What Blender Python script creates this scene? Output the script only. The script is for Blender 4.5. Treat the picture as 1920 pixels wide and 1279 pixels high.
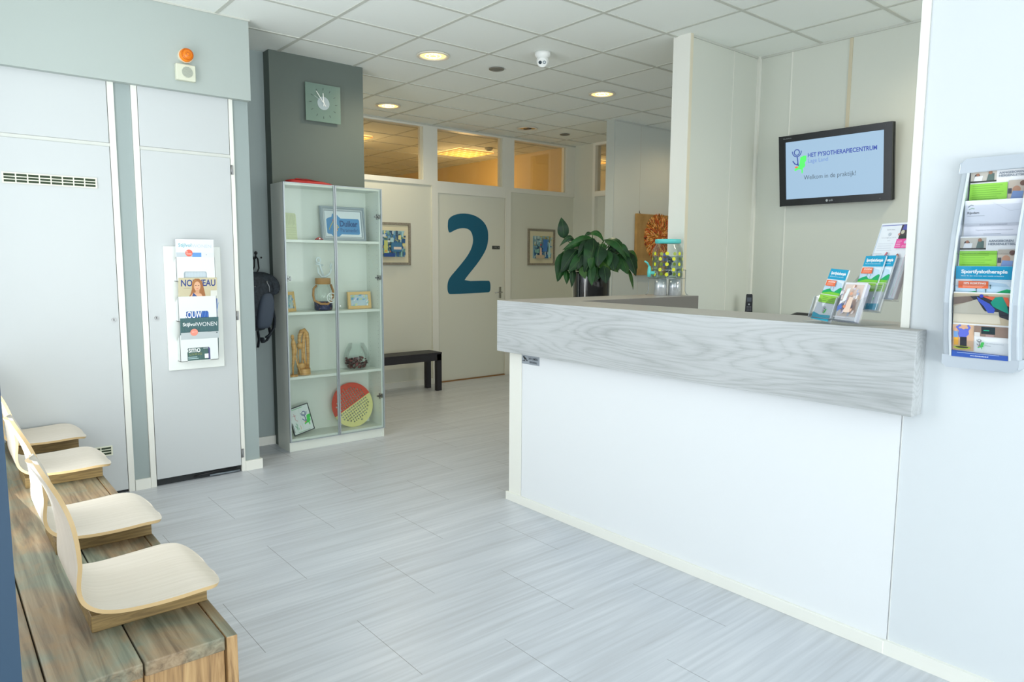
import bpy, math, random
from mathutils import Vector, Matrix
from mathutils.geometry import tessellate_polygon

# ------------------------------------------------------------------ camera
S = bpy.context.scene
COL = S.collection
for o in list(bpy.data.objects): bpy.data.objects.remove(o)
YAW, PITCH, ROLL, FPX = 0.69431844, -0.11221718, 0.00601915, 1325.91
CAM = Vector((0, 0, 1.453))
fw = Vector((math.sin(YAW)*math.cos(PITCH), math.cos(YAW)*math.cos(PITCH), math.sin(PITCH)))
rt = Vector((math.cos(YAW), -math.sin(YAW), 0)); up = rt.cross(fw)
r2 = rt*math.cos(ROLL)+up*math.sin(ROLL); u2 = -rt*math.sin(ROLL)+up*math.cos(ROLL)
cd = bpy.data.cameras.new('camera'); cam = bpy.data.objects.new('camera', cd); COL.objects.link(cam)
cd.sensor_width = 36; cd.lens = FPX/1920*36; cd.clip_start = .02
m = Matrix((r2, u2, -fw)).transposed().to_4x4(); m.translation = CAM; cam.matrix_world = m
S.camera = cam
# ------------------------------------------------------------------ world, daylight, exposure
S.view_settings.view_transform = 'Standard'; S.view_settings.look = 'None'
S.view_settings.gamma = 1; S.view_settings.use_curve_mapping = False
S.view_settings.exposure = 0.07
S.cycles.max_bounces = 14; S.cycles.diffuse_bounces = 7; S.cycles.transparent_max_bounces = 32; S.cycles.use_denoising = True
W = bpy.data.worlds.new('world'); S.world = W; W.use_nodes = True
bg = W.node_tree.nodes['Background']; bg.inputs[0].default_value = (.80, .90, 1, 1); bg.inputs[1].default_value = 1.2
def area(name, loc, target, sx, sy, power, col):
    l = bpy.data.lights.new(name, 'AREA'); l.shape = 'RECTANGLE'; l.size = sx; l.size_y = sy
    l.energy = power; l.color = col
    o = bpy.data.objects.new(name, l); COL.objects.link(o); o.location = loc
    o.rotation_euler = (Vector(target)-Vector(loc)).to_track_quat('-Z', 'Z').to_euler(); return o
DAY = (.93, .962, 1.0)
area('daylight_behind', (.5, -3.45, 1.65), (.5, 5, 1.8), 3.6, 2.3, 60, DAY)
area('daylight_entry', (-1.55, -1.0, 1.4), (3, -1.0, 1.2), 4.4, 2.3, 19, DAY)
area('daylight_bench', (-.16, 3.2, 1.6), (4, 3.0, 1.1), 3.0, 2.1, 29, DAY)
area('ground_bounce_fill_behind', (.5, -3.4, .7), (1.6, 3.5, 3.4), 3.6, .9, 104, (.95, 1, .96))  # added uplight to brighten the ceiling, standing in for ground bounce
area('ground_bounce_fill_bench', (-.15, 3.25, 1.0), (3.2, 3.6, 3.6), 3.0, .7, 36, (.95, 1, .96))  # second added uplight for the ceiling, low at the bench window
area('daylight_desk', (3.9, -1.05, 1.9), (3.9, 4, 2.0), 1.9, 1.6, 26, (.97, 1, .98))

def lin(c):
    c = c/255
    return c/12.92 if c <= .04045 else ((c+.055)/1.055)**2.4
def RGB(c): return (lin(c[0]), lin(c[1]), lin(c[2]), 1)
def point(name, loc, power, col, r=.05, spot=None):
    l = bpy.data.lights.new(name, 'SPOT' if spot else 'POINT'); l.energy = power; l.color = col; l.shadow_soft_size = r
    if spot: l.spot_size = math.radians(spot); l.spot_blend = .6
    o = bpy.data.objects.new(name, l); COL.objects.link(o); o.location = loc; return o

# ------------------------------------------------------------------ materials
_m = {}
def mat(c, rough=.5, metal=0, emit=0, spec=.5, coat=0):
    k = (tuple(c), rough, metal, emit, spec, coat)
    if k in _m: return _m[k]
    M = bpy.data.materials.new('m_%d_%d_%d' % tuple(c)); M.use_nodes = True
    b = M.node_tree.nodes['Principled BSDF']
    b.inputs['Base Color'].default_value = RGB(c); b.inputs['Roughness'].default_value = rough
    b.inputs['Metallic'].default_value = metal; b.inputs['Specular IOR Level'].default_value = spec
    b.inputs['Coat Weight'].default_value = coat
    if emit: b.inputs['Emission Color'].default_value = RGB(c); b.inputs['Emission Strength'].default_value = emit
    _m[k] = M; return M
def nt(name):
    M = bpy.data.materials.new(name); M.use_nodes = True
    N = M.node_tree; b = N.nodes['Principled BSDF']
    return M, N, b
def nd(N, t, **kw):
    n = N.nodes.new(t)
    for k, v in kw.items(): setattr(n, k, v)
    return n
def ramp(N, src, stops):
    r = nd(N, 'ShaderNodeValToRGB'); e = r.color_ramp.elements
    while len(e) < len(stops): e.new(.5)
    for i, (p, c) in enumerate(stops): e[i].position = p; e[i].color = RGB(c)
    N.links.new(src, r.inputs[0]); return r.outputs[0]
def noise(N, scale, sc=(1, 1, 1), det=4, rough=.5, dist=0, coord='Object', loc=(0, 0, 0)):
    t = nd(N, 'ShaderNodeTexCoord'); mp = nd(N, 'ShaderNodeMapping'); mp.inputs['Scale'].default_value = sc; mp.inputs['Location'].default_value = loc
    N.links.new(t.outputs[coord], mp.inputs[0])
    n = nd(N, 'ShaderNodeTexNoise'); n.inputs['Scale'].default_value = scale; n.inputs['Detail'].default_value = det
    n.inputs['Roughness'].default_value = rough; n.inputs['Distortion'].default_value = dist
    N.links.new(mp.outputs[0], n.inputs['Vector']); return n.outputs['Fac']
def math_(N, op, a, b=None, c=None):
    n = nd(N, 'ShaderNodeMath', operation=op)
    for i, v in enumerate((a, b, c)):
        if v is None: continue
        if isinstance(v, (int, float)): n.inputs[i].default_value = v
        else: N.links.new(v, n.inputs[i])
    return n.outputs[0]
def bump(N, b, src, s=.1, d=.002):
    n = nd(N, 'ShaderNodeBump'); n.inputs['Strength'].default_value = s; n.inputs['Distance'].default_value = d
    N.links.new(src, n.inputs['Height']); N.links.new(n.outputs[0], b.inputs['Normal'])
def mixc(N, f, a, b, mode='MIX'):
    n = nd(N, 'ShaderNodeMix', data_type='RGBA', blend_type=mode)
    for i, v in ((0, f), (6, a), (7, b)):
        if isinstance(v, (int, float)): n.inputs[i].default_value = v
        elif isinstance(v, tuple): n.inputs[i].default_value = RGB(v)
        else: N.links.new(v, n.inputs[i])
    return n.outputs[2]
def wallmat(c, name, sc=260, s=.12, rough=.6):
    M, N, b = nt(name); b.inputs['Base Color'].default_value = RGB(c); b.inputs['Roughness'].default_value = rough
    bump(N, b, noise(N, sc), s, .001); return M
def woodmat(name, stops, sc=(1.5, 22, 22), nscale=2.0, dist=1.2, rough=.5, b_=.1):
    M, N, b = nt(name)
    f = noise(N, nscale, sc, 6, .6, dist); N.links.new(ramp(N, f, stops), b.inputs['Base Color'])
    b.inputs['Roughness'].default_value = rough; bump(N, b, f, b_, .002); return M
M_white = mat((232, 234, 232), .45); M_trim = mat((232, 232, 224), .4)
M_door = wallmat((196, 200, 201), 'cupboard_lacquer', 500, .03, .4)
M_panel = wallmat((226, 229, 231), 'panel_white', 500, .03, .4)
M_bulk = wallmat((172, 181, 177), 'bulkhead_paint', 300)
M_grey = wallmat((152, 164, 163), 'grey_paint', 300)
M_dark = wallmat((94, 104, 98), 'dark_grey_paint', 300)
M_darkside = M_dark
M_cream = wallmat((219, 220, 208), 'cream_panel', 400)
M_beige = wallmat((210, 213, 204), 'beige_panel', 400)
M_ceil = wallmat((236, 240, 236), 'ceiling_tile', 350, .2, .9)
M_grid = mat((198, 200, 192), .6)
M_black = mat((24, 25, 27), .4); M_chrome = mat((200, 200, 200), .2, 1); M_steel = mat((150, 150, 150), .35, 1)
M_silver = mat((176, 184, 192), .35, .6)
# floor
M_floor, N, b = nt('vinyl_floor')
tc = nd(N, 'ShaderNodeTexCoord'); sp = nd(N, 'ShaderNodeSeparateXYZ'); N.links.new(tc.outputs['Object'], sp.inputs[0])
row = math_(N, 'FLOOR', math_(N, 'DIVIDE', math_(N, 'SUBTRACT', sp.outputs[1], .055), .4875))
par = math_(N, 'MODULO', row, 2)
xs = math_(N, 'ADD', math_(N, 'SUBTRACT', sp.outputs[0], .139), math_(N, 'MULTIPLY', math_(N, 'SUBTRACT', 1, par), .37525))
fx = math_(N, 'DIVIDE', xs, .7505); tile = math_(N, 'FLOOR', fx); fr = math_(N, 'FRACT', fx)
seam = math_(N, 'LESS_THAN', fr, .0030)
fy = math_(N, 'FRACT', math_(N, 'DIVIDE', math_(N, 'SUBTRACT', sp.outputs[1], .055), .4875))
seam2 = math_(N, 'MULTIPLY', math_(N, 'LESS_THAN', fy, .0030), .12)
g1 = noise(N, 1.0, (1.6, 42, 1), 5, .55, .3); g2 = noise(N, 1.0, (.8, 9, 1), 3, .5, .4)
g = math_(N, 'ADD', math_(N, 'MULTIPLY', g1, .6), math_(N, 'MULTIPLY', g2, .4))
wn = nd(N, 'ShaderNodeTexWhiteNoise', noise_dimensions='2D'); cb = nd(N, 'ShaderNodeCombineXYZ')
N.links.new(tile, cb.inputs[0]); N.links.new(row, cb.inputs[1]); N.links.new(cb.outputs[0], wn.inputs['Vector'])
g = math_(N, 'ADD', g, math_(N, 'MULTIPLY', math_(N, 'SUBTRACT', wn.outputs['Value'], .5), .05))
c = ramp(N, g, [(.24, (172, 174, 178)), (.5, (192, 196, 202)), (.76, (213, 216, 221))])
c = mixc(N, math_(N, 'MULTIPLY', math_(N, 'MAXIMUM', seam, seam2), .75), c, (90, 88, 86))
N.links.new(c, b.inputs['Base Color']); b.inputs['Roughness'].default_value = .34; b.inputs['Specular IOR Level'].default_value = .4
bump(N, b, g1, .05, .001)
# pale grey oak counter top
M_oak, N, b = nt('grey_oak_laminate')
t = nd(N, 'ShaderNodeTexCoord'); mp = nd(N, 'ShaderNodeMapping'); mp.inputs['Scale'].default_value = (3.4, .42, 3.4); N.links.new(t.outputs['Object'], mp.inputs[0])
nz = nd(N, 'ShaderNodeTexNoise'); nz.inputs['Scale'].default_value = 1.6; nz.inputs['Detail'].default_value = .6; N.links.new(mp.outputs[0], nz.inputs['Vector'])
rings = math_(N, 'FRACT', math_(N, 'ADD', math_(N, 'MULTIPLY', nz.outputs['Fac'], 30), math_(N, 'MULTIPLY', noise(N, 1, (60, 6, 60), 3), .8)))
rings = math_(N, 'POWER', math_(N, 'MULTIPLY', math_(N, 'ABSOLUTE', math_(N, 'SUBTRACT', rings, .5)), 2), .45)
fine = noise(N, 1.0, (110, 3, 110), 5, .65, .5); soft = noise(N, 2.2, (3, 1, 3), 2)
f = math_(N, 'ADD', math_(N, 'ADD', math_(N, 'MULTIPLY', rings, .13), math_(N, 'MULTIPLY', fine, .36)), math_(N, 'MULTIPLY', soft, .26))
N.links.new(ramp(N, f, [(.28, (158, 161, 161)), (.42, (180, 183, 184)), (.62, (194, 197, 198))]), b.inputs['Base Color'])
b.inputs['Roughness'].default_value = .4
# stained bench planks
M_plank, N, b = nt('stained_plank')
g1 = noise(N, 1, (40, 1.6, 40), 6, .6, .7); g2 = noise(N, 2.4, (1.6, .9, 1.6), 4, .6, .8); g3 = noise(N, 5, (2.5, .8, 2.5), 3, .6, 1, loc=(3, 1, 2))
c1 = ramp(N, g1, [(.32, (104, 84, 62)), (.5, (142, 120, 92)), (.7, (168, 146, 116))])
c2 = ramp(N, g1, [(.32, (88, 91, 78)), (.5, (120, 124, 106)), (.7, (148, 152, 132))])
c = mixc(N, math_(N, 'SMOOTHSTEP' if False else 'MULTIPLY', math_(N, 'GREATER_THAN', g2, 0), ramp(N, g2, [(.40, (0, 0, 0)), (.60, (255, 255, 255))])), c1, c2)
c = mixc(N, math_(N, 'MULTIPLY', ramp(N, g3, [(.58, (0, 0, 0)), (.72, (255, 255, 255))]), .6), c, (150, 124, 88))
N.links.new(c, b.inputs['Base Color']); b.inputs['Roughness'].default_value = .55; bump(N, b, g1, .2, .003)
M_pine = woodmat('bench_side_wood', [(.32, (112, 84, 54)), (.5, (168, 132, 88)), (.7, (194, 160, 112))], (22, 22, 1.6), 1.4, 2.2)
M_pineh = woodmat('riser_wood', [(.32, (98, 78, 46)), (.5, (134, 110, 66)), (.7, (160, 134, 84))], (3, 40, 40), 1.4, 1)
M_shell = woodmat('white_beech_laminate', [(.3, (216, 204, 188)), (.5, (222, 211, 196)), (.7, (228, 217, 203))], (3, 60, 3), 1.0, .3, .32, .02)
M_ply = mat((206, 176, 128), .5)
M_lwood = woodmat('light_wood', [(.3, (172, 122, 66)), (.5, (204, 158, 96)), (.7, (220, 180, 122))], (6, 6, 50), 2, .6)
M_pframe = woodmat('picture_frame_wood', [(.3, (112, 106, 94)), (.5, (140, 133, 120)), (.7, (166, 160, 146))], (30, 30, 30), 3, 1)
M_blackwood = mat((30, 26, 32), .45)
def glassy(name, tint, gl=.12, rough=.03):
    M, N, b = nt(name); N.nodes.remove(b); out = [n for n in N.nodes if n.type == 'OUTPUT_MATERIAL'][0]
    tr = nd(N, 'ShaderNodeBsdfTransparent'); tr.inputs[0].default_value = RGB(tint)
    gs = nd(N, 'ShaderNodeBsdfGlossy'); gs.inputs['Roughness'].default_value = rough
    fr = nd(N, 'ShaderNodeLayerWeight'); fr.inputs[0].default_value = .35
    mx = nd(N, 'ShaderNodeMixShader'); f = math_(N, 'ADD', math_(N, 'MULTIPLY', fr.outputs['Fresnel'], .4), gl*.3)
    N.links.new(f, mx.inputs[0]); N.links.new(tr.outputs[0], mx.inputs[1]); N.links.new(gs.outputs[0], mx.inputs[2]); N.links.new(mx.outputs[0], out.inputs[0]); return M
M_glass = glassy('clear_glass', (250, 253, 252), .0); M_acryl = glassy('clear_acrylic', (251, 252, 253), .0)
M_pane = glassy('window_pane', (250, 250, 248), .02)

# ------------------------------------------------------------------ mesh builder
class MB:
    def __init__(s): s.v = []; s.f = []; s.m = []; s.sm = []; s.mats = []
    def mi(s, m):
        if m not in s.mats: s.mats.append(m)
        return s.mats.index(m)
    def add(s, vs, fs, m, sm=False, M=None):
        b = len(s.v)
        for p in vs:
            p = Vector(p)
            if M is not None: p = M @ p
            s.v.append(p[:])
        k = s.mi(m)
        for f in fs: s.f.append([b+i for i in f]); s.m.append(k); s.sm.append(sm)
        return s
    def box(s, x0, x1, y0, y1, z0, z1, m, M=None):
        vs = [(x, y, z) for z in (z0, z1) for y in (y0, y1) for x in (x0, x1)]
        return s.add(vs, [(0, 2, 3, 1), (4, 5, 7, 6), (0, 1, 5, 4), (2, 6, 7, 3), (0, 4, 6, 2), (1, 3, 7, 5)], m, False, M)
    def ext(s, poly, y0, y1, m, M=None, holes=()):
        """polygon in local XZ extruded along Y (y0 front, y1 back)"""
        loops = [list(poly)]+[list(h) for h in holes]
        tri = tessellate_polygon([[Vector((a, b, 0)) for a, b in L] for L in loops])
        pts = [p for L in loops for p in L]; n = len(pts)
        vs = [(a, y0, b) for a, b in pts]+[(a, y1, b) for a, b in pts]
        fs = [tuple(t) for t in tri]+[tuple(n+i for i in reversed(t)) for t in tri]
        o = 0
        for L in loops:
            k = len(L)
            for i in range(k): j = (i+1) % k; fs.append((o+i, o+j, n+o+j, n+o+i))
            o += k
        return s.add(vs, fs, m, False, M)
    def flat(s, poly, y, m, M=None):
        tri = tessellate_polygon([[Vector((a, b, 0)) for a, b in poly]])
        # face toward -Y
        fs = []
        for t in tri:
            a, b2, c2 = [poly[i] for i in t]
            cr = (b2[0]-a[0])*(c2[1]-a[1])-(b2[1]-a[1])*(c2[0]-a[0])
            fs.append(tuple(t) if cr > 0 else tuple(reversed(t)))
        return s.add([(a, y, b) for a, b in poly], fs, m, False, M)
    def lathe(s, prof, m, n=32, M=None, sm=True, axis='z'):
        vs = []
        for r, z in prof:
            for i in range(n):
                a = 2*math.pi*i/n; vs.append((r*math.cos(a), r*math.sin(a), z))
        fs = []
        for k in range(len(prof)-1):
            for i in range(n):
                j = (i+1) % n; fs.append((k*n+i, k*n+j, (k+1)*n+j, (k+1)*n+i))
        if prof[0][0] > 1e-5: pass
        if axis == 'y': vs = [(x, z, y) for x, y, z in vs]; fs = [tuple(reversed(f)) for f in fs]
        return s.add(vs, fs, m, sm, M)
    def cyl(s, r, z0, z1, m, n=24, M=None, r1=None):
        r1 = r if r1 is None else r1
        s.lathe([(r, z0), (r1, z1)], m, n, M)
        for z, rr, rev in ((z0, r, True), (z1, r1, False)):
            vs = [(rr*math.cos(2*math.pi*i/n), rr*math.sin(2*math.pi*i/n), z) for i in range(n)]
            f = list(range(n)); s.add(vs, [tuple(reversed(f)) if rev else tuple(f)], m, False, M)
        return s
    def ball(s, c, r, m, n=16, sc=(1, 1, 1), M=None):
        pr = [(math.sin(math.pi*k/(n//2)), -math.cos(math.pi*k/(n//2))) for k in range(n//2+1)]
        T = Matrix.Translation(c) @ Matrix.Diagonal((r*sc[0], r*sc[1], r*sc[2], 1))
        return s.lathe([(max(a, 1e-4), b) for a, b in pr], m, n, (M @ T) if M is not None else T)
    def tube(s, path, r, m, n=8, M=None, closed=False, sm=True, flat=1.0, taper=None):
        P = [Vector(p) for p in path]; L = len(P); vs = []; prev = None
        for i, p in enumerate(P):
            a = P[(i-1) % L] if (closed or i) else p; b = P[(i+1) % L] if (closed or i < L-1) else p
            t = (b-a).normalized()
            if prev is None:
                ref = Vector((0, 0, 1)) if abs(t.z) < .9 else Vector((1, 0, 0)); nn = t.cross(ref).normalized()
            else: nn = (prev-t*prev.dot(t)).normalized()
            prev = nn; bb = t.cross(nn); rr = r*(taper[i] if taper else 1)
            for k in range(n):
                q = 2*math.pi*k/n; vs.append(p+nn*rr*math.cos(q)+bb*rr*flat*math.sin(q))
        fs = []
        for i in range(L if closed else L-1):
            j = (i+1) % L
            for k in range(n): l = (k+1) % n; fs.append((i*n+k, i*n+l, j*n+l, j*n+k))
        if not closed: fs += [tuple(reversed(range(n))), tuple((L-1)*n+k for k in range(n))]
        return s.add(vs, fs, m, sm, M)
    def build(s, name, parent=None, loc=None, rz=0, bev=0, sub=0, solid=0):
        me = bpy.data.meshes.new(name); me.from_pydata(s.v, [], s.f)
        for q in s.mats: me.materials.append(q)
        me.polygons.foreach_set('material_index', s.m); me.polygons.foreach_set('use_smooth', s.sm); me.update()
        o = bpy.data.objects.new(name, me); COL.objects.link(o)
        if parent: o.parent = parent
        if loc: o.location = loc
        if rz: o.rotation_euler = (0, 0, rz)
        if solid:
            q = o.modifiers.new('s', 'SOLIDIFY'); q.thickness = solid; q.offset = 0
        if bev:
            q = o.modifiers.new('b', 'BEVEL'); q.width = bev; q.segments = 2; q.limit_method = 'ANGLE'; q.angle_limit = math.radians(50)
        if sub:
            q = o.modifiers.new('u', 'SUBSURF'); q.levels = sub; q.render_levels = sub
        return o
def tag(o, label, cat, group=None, kind=None):
    o['label'] = label; o['category'] = cat
    if group: o['group'] = group
    if kind: o['kind'] = kind
    return o
def thing(name, label, cat, loc=(0, 0, 0), rz=0, group=None, rot=None):
    o = bpy.data.objects.new(name, None); COL.objects.link(o); o.empty_display_size = .1
    o.location = loc; o.rotation_euler = rot or (0, 0, rz); return tag(o, label, cat, group)
def struct(name, mb, label=None, bev=0, parent=None):
    o = mb.build(name, parent, bev=bev)
    if not parent: o['kind'] = 'structure'
    if label: o['label'] = label
    return o
def sbox(name, a, m, label=None, bev=0):
    return struct(name, MB().box(*a, m), label, bev)
FX = -math.pi/2      # local -Y front turned to face world -X

# ------------------------------------------------------------------ flat printed art (local x right, z up, faces -y)
_tx = {}
def textmesh(t, off=0, shear=0):
    k = (t, off, shear)
    if k in _tx: return _tx[k]
    cu = bpy.data.curves.new('t', 'FONT'); cu.body = t; cu.offset = off; cu.shear = shear; cu.resolution_u = 3
    ob = bpy.data.objects.new('t', cu); COL.objects.link(ob)
    dg = bpy.context.evaluated_depsgraph_get(); me = bpy.data.meshes.new_from_object(ob.evaluated_get(dg))
    vs = [v.co[:2] for v in me.vertices]; fs = [tuple(p.vertices) for p in me.polygons]
    bpy.data.objects.remove(ob); bpy.data.curves.remove(cu); bpy.data.meshes.remove(me)
    _tx[k] = (vs, fs); return _tx[k]
class Art(MB):
    L = .0004
    def lay(s):
        s.k = getattr(s, 'k', 0)+1; return s.y0-s.L*s.k
    def __init__(s, w, h, c=(240, 240, 240), d=.002, M=None, rough=.35, x0=0, z0=0, L=None):
        super().__init__(); s.w, s.h, s.T, s.r = w, h, M, rough; s.y0 = 0; s.k = 0; s.x0 = x0; s.z0 = z0
        if L: s.L = L
        if c is not None: s.box(x0, x0+w, 0, d, z0, z0+h, mat(c, rough), M)
    def P(s, pts): return [(s.x0+u*s.w, s.z0+v*s.h) for u, v in pts]
    def poly(s, pts, c): s.flat(s.P(pts), s.lay(), mat(c, s.r), s.T); return s
    def rect(s, u0, v0, u1, v1, c): return s.poly([(u0, v0), (u1, v0), (u1, v1), (u0, v1)], c)
    def disc(s, u, v, r, c, n=28, ry=None):
        a = s.w/s.h
        return s.poly([(u+r*math.cos(2*math.pi*i/n), v+(ry if ry else r*a)*math.sin(2*math.pi*i/n)) for i in range(n)], c)
    def line(s, pts, wd, c):
        """polyline, width as fraction of w"""
        q = s.P(pts); wd *= s.w*.5; y = s.lay()
        for (a, b), (c2, d) in zip(q[:-1], q[1:]):
            dx, dz = c2-a, d-b; l = math.hypot(dx, dz) or 1; nx, nz = -dz/l*wd, dx/l*wd; ex, ez = dx/l*wd*.5, dz/l*wd*.5
            s.flat([(a+nx-ex, b+nz-ez), (a-nx-ex, b-nz-ez), (c2-nx+ex, d-nz+ez), (c2+nx+ex, d+nz+ez)], y, mat(c, s.r), s.T)
            y -= s.L*.02
        return s
    def text(s, t, u0, v0, u1, v1, c, off=0, shear=0):
        vs, fs = textmesh(t, off, shear)
        xs = [v[0] for v in vs]; zs = [v[1] for v in vs]; ax, bx, az, bz = min(xs), max(xs), min(zs), max(zs); y = s.lay()
        q = [((x-ax)/(bx-ax)*(u1-u0)+u0, (z-az)/(bz-az)*(v1-v0)+v0) for x, z in vs]; q = s.P(q)
        s.add([(a, y, b) for a, b in q], fs, mat(c, s.r), False, s.T); return s
    def lines(s, u0, v0, u1, v1, n, c, rnd, th=.35):
        for i in range(n):
            t = v1-(v1-v0)*(i+.5)/n; h = (v1-v0)/n*th/2
            s.rect(u0, t-h, u0+(u1-u0)*rnd.uniform(.72, 1), t+h, c)
        return s
    def logo(s, u, v, sz, mono=False):
        """leaping figure over a green map; (u,v) centre, sz = height as fraction of h"""
        k = sz; a = s.h/s.w; X = lambda x: u+x*k*a; Y = lambda y: v+y*k
        blue = (45, 62, 130) if not mono else (80, 84, 90)
        s.poly([(X(x), Y(y)) for x, y in [(.10, .12), (.22, .17), (.34, .16), (.33, -.02), (.27, -.10), (.30, -.18), (.25, -.27), (.19, -.29), (.20, -.42), (.17, -.5), (.14, -.47), (.13, -.34), (.02, -.32), (-.12, -.38), (-.16, -.33), (-.05, -.24), (.03, -.2), (.07, -.08)]], (74, 205, 92))
        ring = [(X(-.04+.105*math.cos(t)), Y(.32+.105*math.sin(t))) for t in [i*math.pi/12 for i in range(25)]]
        lw = .034*k*a
        s.line(ring, lw, blue)
        s.line([(X(-.04+.18*math.cos(t)), Y(.36+.2*math.sin(t))) for t in [math.pi*(1.0+i/14) for i in range(15)]], lw, blue)
        s.line([(X(-.03), Y(.16)), (X(-.01), Y(.02)), (X(.0), Y(-.1)), (X(.02), Y(-.18))], lw*1.2, blue)
        s.line([(X(-.2), Y(.0)), (X(-.13), Y(-.1)), (X(-.03), Y(-.15)), (X(.0), Y(-.08))], lw*1.2, blue)
        s.disc(X(-.06), Y(-.235), .07*k*a, (214, 96, 50), 18, .03*k)
        return s
rnd = random.Random(7)

# ================================================================== SETTING
H = 3.0
sbox('floor', (-1.7, 9.2, -3.6, 12, -.06, 0), M_floor, 'pale grey streaky vinyl tile floor')
cl = MB().box(-1.7, 9.2, -3.6, 12, H, H+.05, M_ceil)
struct('ceiling', cl, 'white suspended tile ceiling')
gr = MB()
for n in range(-8, 11):
    x = 2.768+.614*n
    if -1.6 < x < 9: gr.box(x-.012, x+.012, -3.5, 11.9, H-.004, H+.001, M_grid)
for n in range(-13, 15):
    y = 3.768+.583*n
    if -3.5 < y < 12: gr.box(-1.6, 9.1, y-.012, y+.012, H-.0045, H+.0008, M_grid)
struct('trim_1', gr, 'thin metal grid between the ceiling tiles')
# cupboard wall (faces -Y at 4.85): body of the wall behind the cupboards
w = MB(); w.box(-.12, .30, 4.86, 5.5, 0, H, M_grey); w.box(.30, 1.74, 4.872, 5.44, 0, H, M_grey)
w.box(.947, 1.038, 4.85, 4.88, 0, 2.5, M_grey); w.box(1.637, 1.74, 4.85, 5.44, 0, 2.5, M_grey)
struct('wall_left', w, 'grey wall that holds the built-in cupboards')
sbox('wall_bulkhead', (-.12, 1.742, 4.79, 5.0, 2.491, H), M_bulk, 'pale grey bulkhead above the cupboards')
sbox('trim_2', (-.12, 1.75, 4.782, 4.79, 2.99, 3.0), M_grid)
w = MB(); w.box(-.12, 2.09, 5.44, 5.56, 0, H, M_grey); struct('wall_alcove', w, 'grey alcove wall behind the backpack')
w = MB(); w.box(2.08, 2.85, 5.33, 5.56, 0, H, M_dark); w.box(2.72, 2.85, 5.56, 6.98, 0, H, M_beige); struct('wall_column', w, 'dark grey column behind the bookcase')
t_ = MB(); t_.box(1.7395, 1.755, 4.8505, 5.425, 0, .068, M_trim); t_.box(1.638, 1.755, 4.835, 4.8505, 0, .068, M_trim); t_.box(.95, 1.038, 4.838, 4.852, 0, .068, M_trim)
t_.box(1.755, 2.08, 5.425, 5.44, 0, .068, M_trim); struct('baseboard_left', t_, 'white skirting board at the cupboards')
# back wall with the numbered door
Y = 6.98
w = MB()
w.box(2.85, 4.595, Y+.02, Y+.1, 0, 2.32, M_cream); w.box(5.78, 6.9, Y+.02, Y+.1, 0, 2.32, M_cream)
for a in (2.85, 4.50), (5.84, 6.86): pass
struct('wall_back', w, 'cream partition wall with high windows')
def glazing(name, x0, x1, z0, z1, fr, y=Y, label=None):
    q = MB(); q.box(x0-fr[0], x0, y, y+.1, z0-fr[2], z1+fr[3], M_trim); q.box(x1, x1+fr[1], y, y+.1, z0-fr[2], z1+fr[3], M_trim)
    q.box(x0, x1, y, y+.1, z0-fr[2], z0, M_trim); q.box(x0, x1, y, y+.1, z1, z1+fr[3], M_trim)
    o = struct(name, q, label)
    MB().box(x0, x1, y+.06, y+.066, z0, z1, M_pane).build('pane', o)
    b_ = MB().box(x1-.03, x1, y+.02, y+.06, z0, z1, mat((222, 214, 190), .5)).build('glazing_bead', o); return o
glazing('window_1', 3.0, 4.482, 2.375, 2.966, (.15, .113, .055, .034), label='high window left of the numbered door')
glazing('window_2', 4.675, 5.643, 2.375, 2.966, (.08, .09, .055, .034), label='high window over the numbered door')
glazing('window_3', 5.832, 6.745, 2.375, 2.966, (.10, .155, .055, .034), label='high window right of the numbered door')
pt = MB(); pt.box(4.595, 4.678, Y-.004, Y+.1, 0, 2.32, M_trim); pt.box(5.695, 5.78, Y-.004, Y+.1, 0, 2.32, M_trim); pt.box(4.678, 5.695, Y, Y+.1, 2.24, 2.32, M_trim)
dr = struct('door_1', pt, 'cream door with a large blue number 2')
MB().box(4.69, 5.688, Y+.012, Y+.05, .014, 2.24, M_cream).build('door_leaf', dr, bev=.002)
q = MB(); q.box(5.60, 5.628, Y-.012+.012, Y+.013, .99, 1.13, M_chrome)
q.cyl(.009, 0, .05, M_chrome, 12, Matrix.Translation((5.614, Y+.012, 1.065)) @ Matrix.Rotation(math.pi/2, 4, 'X'))
q.tube([(5.614, Y-.04, 1.065), (5.56, Y-.042, 1.066), (5.50, Y-.038, 1.062)], .008, M_chrome, 8); q.build('door_handle', dr)
sbox('trim_3', (4.69, 5.69, Y-.006, Y+.1, 0, .012), mat((150, 112, 70), .5), 'wooden threshold of the numbered door')
sbox('baseboard_back', (2.85, 4.595, Y+.005, Y+.02, 0, .065), M_trim)
sbox('trim_4', (2.85, 6.9, Y-.012, Y, 2.985, 3.0), M_grid)
# side wall at the end of the corridor
w = MB(); w.box(6.9, 7.0, 6.625, 7.08, 0, H, M_cream); w.box(6.9, 7.0, 5.50, 6.2, 0, H, M_cream); struct('wall_corridor', w, 'cream wall at the end of the corridor')
q = MB(); q.box(6.895, 7.0, 6.2, 6.62, 2.31, 2.375, M_trim); q.box(6.895, 7.0, 6.2, 6.62, 2.966, H, M_trim); q.box(6.893, 7.0, 6.595, 6.64, 0, H, M_trim)
d2 = struct('door_2', q, 'narrow glazed door frame in the corridor')
MB().box(6.94, 6.946, 6.2, 6.6, 2.375, 2.966, M_pane).build('pane', d2)
MB().box(6.955, 6.985, 6.2, 6.6, .01, 2.31, M_cream).build('door_leaf', d2)
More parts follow.
